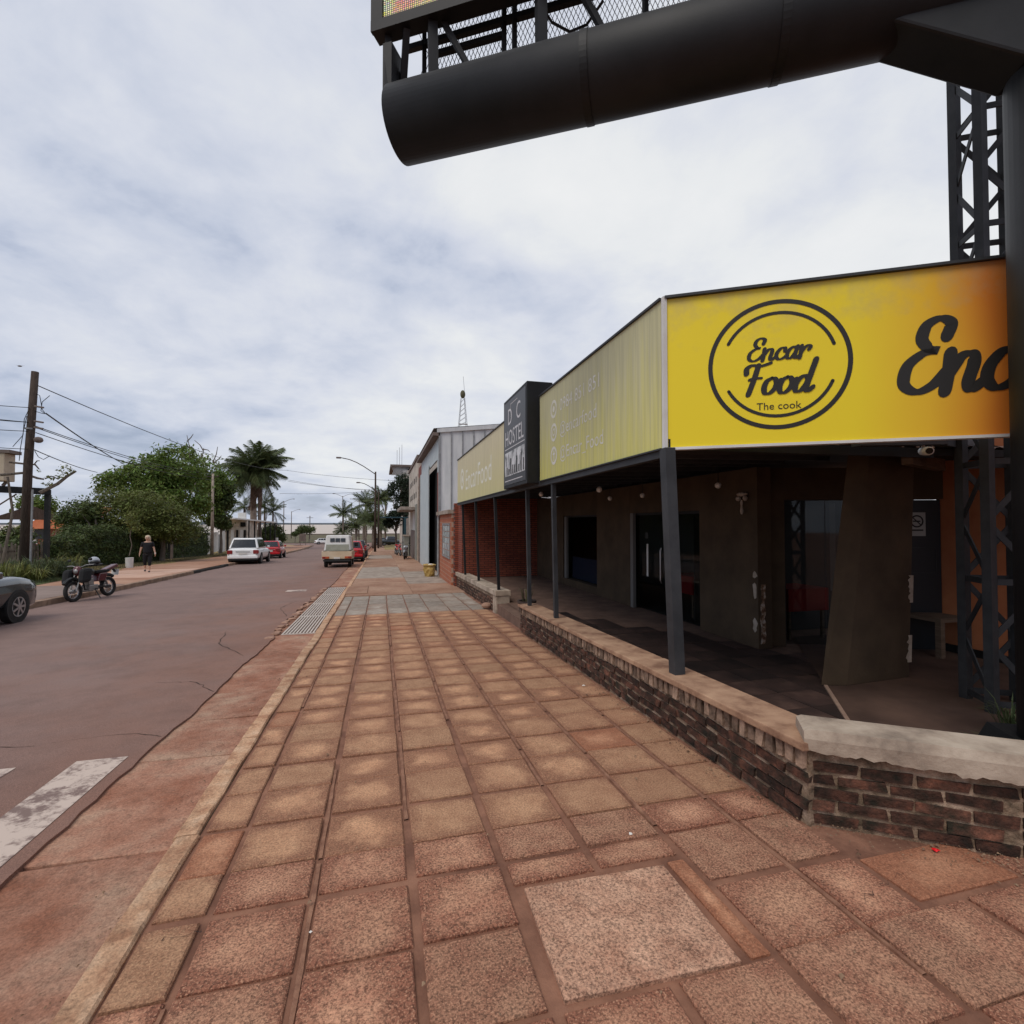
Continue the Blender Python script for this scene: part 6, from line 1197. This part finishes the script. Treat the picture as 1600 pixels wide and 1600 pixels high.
# cream pickup truck with a canopy
TX, TY = -2.42, 30.15; tk = thing('pickup_truck', 'worn cream pickup truck with a white canopy parked at the right kerb', 'truck', (TX, TY+1.9, gz(TY+1.9)-.10), N90)
def tb(nm, x0, x1, y0, y1, z0, z1, m, par=tk, bev=.0, fn=None): return obj(nm, MB().box(x0, x1, y0, y1, z0, z1, fn), m, par, world=False, bevel=bev)
tb('bed_floor', -1.88, .55, -.78, .78, .50, .58, 'paint_cream'); tg_ = tb('tailgate', -1.93, -1.88, -.80, .80, .50, .93, 'paint_cream', bev=.01)
for s_ in (-1, 1): tb('bed_side', -1.88, .5, min(s_*.78, s_*.83), max(s_*.78, s_*.83), .48, .95, 'paint_cream', bev=.01)
cabn = tb('cab', .5, 1.95, -.76, .76, .42, 1.80, 'paint_cream', bev=.08, fn=lambda x, y, z: (x-(.42 if z > 1 and x > 1 else 0), y*(.9 if z > 1 else 1), z))
can = tb('canopy', -1.72, .48, -.74, .74, .95, 1.86, 'white_paint', bev=.07, fn=lambda x, y, z: (x+(.22 if z > 1.2 and x < 0 else 0), y*(.86 if z > 1.2 else 1), z))
for i in range(3): 
    y0 = -.42+i*.29; obj('canopy_window', MB().box(-1.62, -1.50, y0, y0+.25, 1.47, 1.68, lambda x, y, z: (x+.24*(z-.95)/.91-.15, y, z)), 'car_glass', can, world=False)
obj('canvas_panel', MB().box(-1.75, -1.70, -.64, .64, .96, 1.32, lambda x, y, z: (x+.24*(z-.95)/.91-.012, y*(1-.1*(z-.95)), z)), mat('canvas_grey', (.24, .24, .19), (.3, .3, .25), scale=3), can, world=False)
for s_ in (-1, 1):
    obj('tail_light', MB().box(-1.96, -1.88, min(s_*.42, s_*.80), max(s_*.42, s_*.80), .52, .64), 'lamp_amber', tk, world=False, bevel=.01); obj('tail_light_red', MB().box(-1.965, -1.93, min(s_*.62, s_*.79), max(s_*.62, s_*.79), .53, .63), 'lamp_red', tk, world=False)
tb('rear_bumper', -1.99, -1.85, -.74, .74, .36, .46, 'black_plastic'); tb('number_plate', -1.985, -1.93, -.17, .17, .50, .60, 'plate'); tb('under_tray', -1.7, 1.7, -.6, .6, .25, .46, 'dark_void')
for x in (-1.15, 1.2):
    for s_ in (-1, 1): wheel(tk, x, s_*.66, .29, .18, side=s_)
for s_ in (-1, 1): tb('door_mirror', 1.45, 1.55, min(s_*.78, s_*1.0), max(s_*.78, s_*1.0), 1.15, 1.38, 'black_plastic', bev=.02)
tb('windscreen', 1.5, 1.62, -.6, .6, 1.12, 1.66, 'car_glass'); pitch(tk); tk.location.y = TY+1.95
# motorcycles
mat('moto_red', (.09, .012, .016), rough=.3, coat=.5); mat('moto_black', (.012, .012, .013), rough=.45); mat('helmet_white', (.38, .40, .44), rough=.25, coat=.5); mat('metal_grey', (.30, .29, .28), rough=.4, metal=.7); mat('fabric_black', (.018, .018, .019), rough=.95)
def motorcycle(label, loc, rz, body='moto_red', bag=True, group='motorcycles', lean=R(-8), simple=False):
    t = thing('motorcycle', label, 'motorcycle', loc, rz, group); O = lambda nm, mb, m, par=None, **k: obj(nm, mb, m, par or t, world=False, **k)
    wbm, r_ = 1.26, .30
    for nm, x in (('front_wheel', wbm/2), ('rear_wheel', -wbm/2)):
        mb = MB(); n = 28
        for i in range(n):
            for j in range(8): a, b = 2*math.pi*i/n, 2*math.pi*j/8; q = r_-.05+.05*math.cos(b); mb.v.append((x+q*math.cos(a), .05*math.sin(b), r_+q*math.sin(a)))
        mb.f = [(i*8+j, i*8+(j+1) % 8, ((i+1) % n)*8+(j+1) % 8, ((i+1) % n)*8+j) for i in range(n) for j in range(8)]; w = O(nm, mb, 'tyre', smooth=True)
        rm = MB(); 
        for i in range(n): a, b = 2*math.pi*i/n, 2*math.pi*(i+1)/n; rm.beam((x+.205*math.cos(a), 0, r_+.205*math.sin(a)), (x+.205*math.cos(b), 0, r_+.205*math.sin(b)), .05, .02, up=(0, 1, 0))
        O('rim', rm, 'rim', w); sp = MB()
        for i in range(18): a = 2*math.pi*i/18; s_ = (-1)**i*.03; sp.tube([(x+.03*math.cos(a+.5), s_, r_+.03*math.sin(a+.5)), (x+.2*math.cos(a), 0, r_+.2*math.sin(a))], .004, 4)
        O('spokes', sp, 'rim', w); O('hub', MB().lathe([(.06, -.06), (.06, .06)], 12, (x, 0, r_), 'y'), 'metal_grey', w); O('fender', MB().tube([(x+.36*math.cos(a), 0, r_+.36*math.sin(a)) for a in np.linspace(.7 if x > 0 else .9, 2.2, 7)], .055, 6), body if x > 0 and not bag else 'moto_black')
    for s_ in (-.09, .09): O('fork', MB().tube([(wbm/2, s_, r_), (wbm/2-.28, s_, .92)], .022, 7), 'metal_grey'); O('swingarm', MB().beam((-wbm/2, s_, r_), (-.1, s_, .36), .03, .05), 'moto_black'); O('shock_absorber', MB().tube([(-.5, s_, .36), (-.38, s_, .68)], .025, 7), 'metal_grey')
    O('frame', MB().tube([(.33, 0, .86), (.22, 0, .30), (-.15, 0, .26), (-.18, 0, .62), (.33, 0, .80)], .022, 6), 'moto_black'); O('engine', MB().box(-.14, .18, -.11, .11, .24, .42).box(-.02, .16, -.09, .09, .42, .62), 'metal_grey', bevel=.02)
    O('tank', MB().sphere((.12, 0, .80), .2, 12, 8, (1.25, .75, .65)), 'moto_black' if bag else body, smooth=True); O('seat', MB().box(-.62, -.08, -.12, .12, .74, .83), 'fabric_black', bevel=.035); O('side_cover', MB().box(-.42, -.1, -.12, .12, .50, .74, lambda x, y, z: (x-(.12 if z > .6 else 0), y, z)), body, bevel=.03)
    O('tail_fairing', MB().prism([(-.45, .70), (-.5, .84), (-.95, .97), (-.98, .90)], lambda p_, h: (p_[0], -.10+h, p_[1]), .2), body, bevel=.02); O('tail_light', MB().box(-1.0, -.95, -.07, .07, .86, .92), 'lamp_red'); O('number_plate', MB().box(-.99, -.97, -.11, .11, .62, .80, lambda x, y, z: (x+(z-.8)*-.25, y, z)), 'plate'); O('plate_bracket', MB().beam((-.85, 0, .84), (-.96, 0, .72), .06, .03), 'moto_black')
    O('handlebar', MB().tube([(.30, -.38, 1.02), (.36, -.2, 1.02), (.38, 0, .95), (.36, .2, 1.02), (.30, .38, 1.02)], .016, 6), 'metal_grey'); O('headlight', MB().sphere((.47, 0, .86), .085, 10, 7, (.7, 1, 1)), 'metal_grey', smooth=True); O('headlight_shroud', MB().sphere((.43, 0, .87), .125, 10, 7, (.7, 1, 1.15)), body, smooth=True)
    for s_ in (-1, 1): O('mirror', MB().sphere((.32, s_*.3, 1.18), .06, 8, 5, (.4, 1, .7)), 'moto_black'); O('grip', MB().tube([(.31, s_*.30, 1.02), (.29, s_*.42, 1.01)], .022, 6), 'moto_black')
    O('exhaust', MB().tube([(.16, -.1, .45), (.2, -.13, .25), (-.2, -.15, .24), (-.75, -.17, .40)], [.02, .022, .03, .045], 8), 'metal_grey', smooth=True); O('kick_stand', MB().tube([(-.02, .1, .28), (.06, .3, .02)], .014, 5), 'moto_black'); O('foot_peg', MB().tube([(-.02, -.22, .3), (-.02, .22, .3)], .015, 5), 'moto_black')
    if bag:
        for s_ in (-1, 1): O('front_pannier', MB().box(.30, .66, min(s_*.12, s_*.34), max(s_*.12, s_*.30), .52, .93, lambda x, y, z: (x-(.10 if z > .7 else 0), y, z)), 'fabric_black', bevel=.085)
    return t
mf, mr = np.array([-8.25, 16.55]), np.array([-7.96, 17.77]); mc = (mf+mr)/2
mo = motorcycle('dark red trail motorcycle with black panniers parked at the left kerb', (mc[0], mc[1], gz(mc[1])-.10), math.atan2(mf[1]-mr[1], mf[0]-mr[0])); mo.scale = (.98, .98, .98); mo.rotation_euler = (R(5), 0, mo.rotation_euler[2])
hp = above(149, 877, mc[0]+.0, mc[1]); hz_ = gz(mc[1])-.10+.98; hl = thing('helmet', 'white and black helmet resting on the motorcycle', 'helmet', (mc[0]+.0, mc[1]+.05, hz_)); hc = Vector((mc[0]+.03, mc[1]+.02, hz_+.12))
obj('shell', MB().sphere(hc, .13, 14, 10, (1, 1.1, .95)), 'helmet_white', hl, smooth=True); obj('visor', MB().sphere(hc+Vector((.04, -.05, -.03)), .124, 12, 8, (1.05, 1.05, .55)), 'moto_black', hl, smooth=True); obj('chin_bar', MB().tube([hc+Vector((.15, .1, -.1)), hc+Vector((.13, -.12, -.11)), hc+Vector((-.05, -.17, -.1))], .03, 6), 'moto_black', hl)
b = motorcycle('white and dark motorcycle parked on the far right pavement', (1.75, 37.6, gz(37.6)), -N90-.15, 'helmet_white', False); c = motorcycle('red motorcycle parked farther along the right pavement', (1.5, 44.6, gz(44.6)), -N90+.2, 'paint_red', False)

# ------------------------------------------------------------------ walking woman
def skin_mesh(name, verts, edges, radii, m, par, sub=2, root=0):
    me = bpy.data.meshes.new(name); me.from_pydata([Vector(v) for v in verts], edges, []); o = bpy.data.objects.new(name, me); COL.objects.link(o)
    md = o.modifiers.new('skin', 'SKIN'); md.use_smooth_shade = True; sv_ = me.skin_vertices[0].data
    for i, r_ in enumerate(radii): sv_[i].radius = (r_, r_) if not isinstance(r_, tuple) else r_
    for i in range(len(verts)): sv_[i].use_root = (i == root)
    s_ = o.modifiers.new('sub', 'SUBSURF'); s_.levels = sub; s_.render_levels = sub
    bpy.context.view_layer.update(); nm = bpy.data.meshes.new_from_object(o.evaluated_get(bpy.context.evaluated_depsgraph_get())); bpy.data.objects.remove(o)
    nm.name = name; nm.materials.clear(); nm.materials.append(MATS[m]); n = bpy.data.objects.new(name, nm); link(n, par)
    for p_ in nm.polygons: p_.use_smooth = True
    return n
mat('skin_tone', (.55, .34, .24), rough=.6); mat('hair_fair', (.45, .36, .24), (.6, .5, .36), scale=20, rough=.7); mat('shoe', (.10, .08, .08), rough=.7); mat('black_cloth', (.012, .012, .014), rough=.95); mat('white_band', (.7, .68, .64), rough=.8)
wg = gnd(230, 894, .05); pe = thing('person', 'person in black T-shirt and black cropped leggings walking along the left pavement', 'person', tuple(wg), R(14))
# local: faces -y (towards the camera side), x to its left
J = [(0, 0, .90), (0, 0, 1.08), (0, .01, 1.25), (0, 0, 1.40), (0, -.01, 1.47), (0, -.02, 1.55), (0, -.02, 1.63),
     (.17, 0, 1.37), (.24, .01, 1.12), (.30, -.05, .90), (.31, -.08, .82), (-.17, 0, 1.37), (-.25, .02, 1.12), (-.30, .04, .89), (-.31, .04, .81),
     (.09, 0, .84), (.105, -.10, .47), (.09, -.05, .10), (.09, -.20, .035), (-.09, 0, .84), (-.105, .03, .47), (-.10, .18, .16), (-.10, .09, .05)]
Ed = [(0, 1), (1, 2), (2, 3), (3, 4), (4, 5), (5, 6), (3, 7), (7, 8), (8, 9), (9, 10), (3, 11), (11, 12), (12, 13), (13, 14), (0, 15), (15, 16), (16, 17), (17, 18), (0, 19), (19, 20), (20, 21), (21, 22)]
Rd = [.11, .10, .11, .10, .05, .075, .085, .055, .045, .034, .03, .055, .045, .034, .03, .075, .055, .04, .03, .075, .055, .04, .03]
bo = skin_mesh('body', J, Ed, Rd, 'skin_tone', pe)
skin_mesh('t_shirt', [(0, 0, .84), (0, 0, 1.02), (0, .01, 1.25), (0, 0, 1.39), (.18, 0, 1.37), (.23, .01, 1.18), (-.18, 0, 1.37), (-.24, .02, 1.18)], [(0, 1), (1, 2), (2, 3), (3, 4), (4, 5), (3, 6), (6, 7)], [(.21, .185), (.195, .17), (.19, .165), .115, .08, .075, .08, .075], 'black_cloth', pe)
skin_mesh('leggings', [(0, 0, 1.0), (.095, 0, .80), (.105, -.10, .47), (.095, -.07, .28), (-.095, 0, .80), (-.105, .03, .47), (-.10, .13, .30)], [(0, 1), (1, 2), (2, 3), (0, 4), (4, 5), (5, 6)], [.15, .115, .078, .056, .115, .078, .056], 'black_cloth', pe)
PO = lambda nm, mb, m, par=None: obj(nm, mb, m, par or pe, world=False, smooth=True)
PO('hair', MB().sphere((0, .025, 1.63), .115, 12, 9, (1, 1.0, 1.05)).sphere((.06, .06, 1.55), .06, 8, 6, (1, 1, 1.6)), 'hair_fair', bo); PO('face', MB().sphere((0, -.055, 1.60), .088, 12, 9, (.92, .8, 1.2)), 'skin_tone', bo); PO('nose', MB().sphere((0, -.13, 1.595), .016, 6, 5, (.8, 1, 1.4)), 'skin_tone', bo); PO('sunglasses', MB().sphere((.034, -.118, 1.62), .024, 8, 5, (1.2, .4, .8)).sphere((-.034, -.118, 1.62), .024, 8, 5, (1.2, .4, .8)), 'black_paint', bo); PO('mouth', MB().sphere((0, -.122, 1.555), .018, 6, 4, (1.3, .4, .4)), 'rust_red', bo)
for s_, hx, hy, hz2 in ((1, .31, -.08, .82), (-1, -.31, .04, .81)):
    for f in range(4): PO('finger', MB().tube([(hx+s_*(.004), hy-.03+f*.02, hz2-.01), (hx+s_*.002, hy-.034+f*.02, hz2-.06+.006*abs(f-1.5)), (hx-s_*.015, hy-.036+f*.02, hz2-.09+.008*abs(f-1.5))], [.010, .009, .007], 6), 'skin_tone', bo)
    PO('thumb', MB().tube([(hx, hy-.03, hz2+.02), (hx-s_*.01, hy-.055, hz2-.01), (hx-s_*.012, hy-.06, hz2-.035)], [.011, .01, .008], 6), 'skin_tone', bo)
PO('shoe', MB().sphere((.09, -.13, .045), .06, 10, 6, (.75, 1.9, .7)), 'shoe'); PO('shoe', MB().sphere((-.10, .12, .075), .06, 10, 6, (.75, 1.8, .8)), 'shoe'); PO('wristband', MB().lathe([(.036, -.02), (.036, .02)], 10, (.302, -.055, .885)), 'white_band')
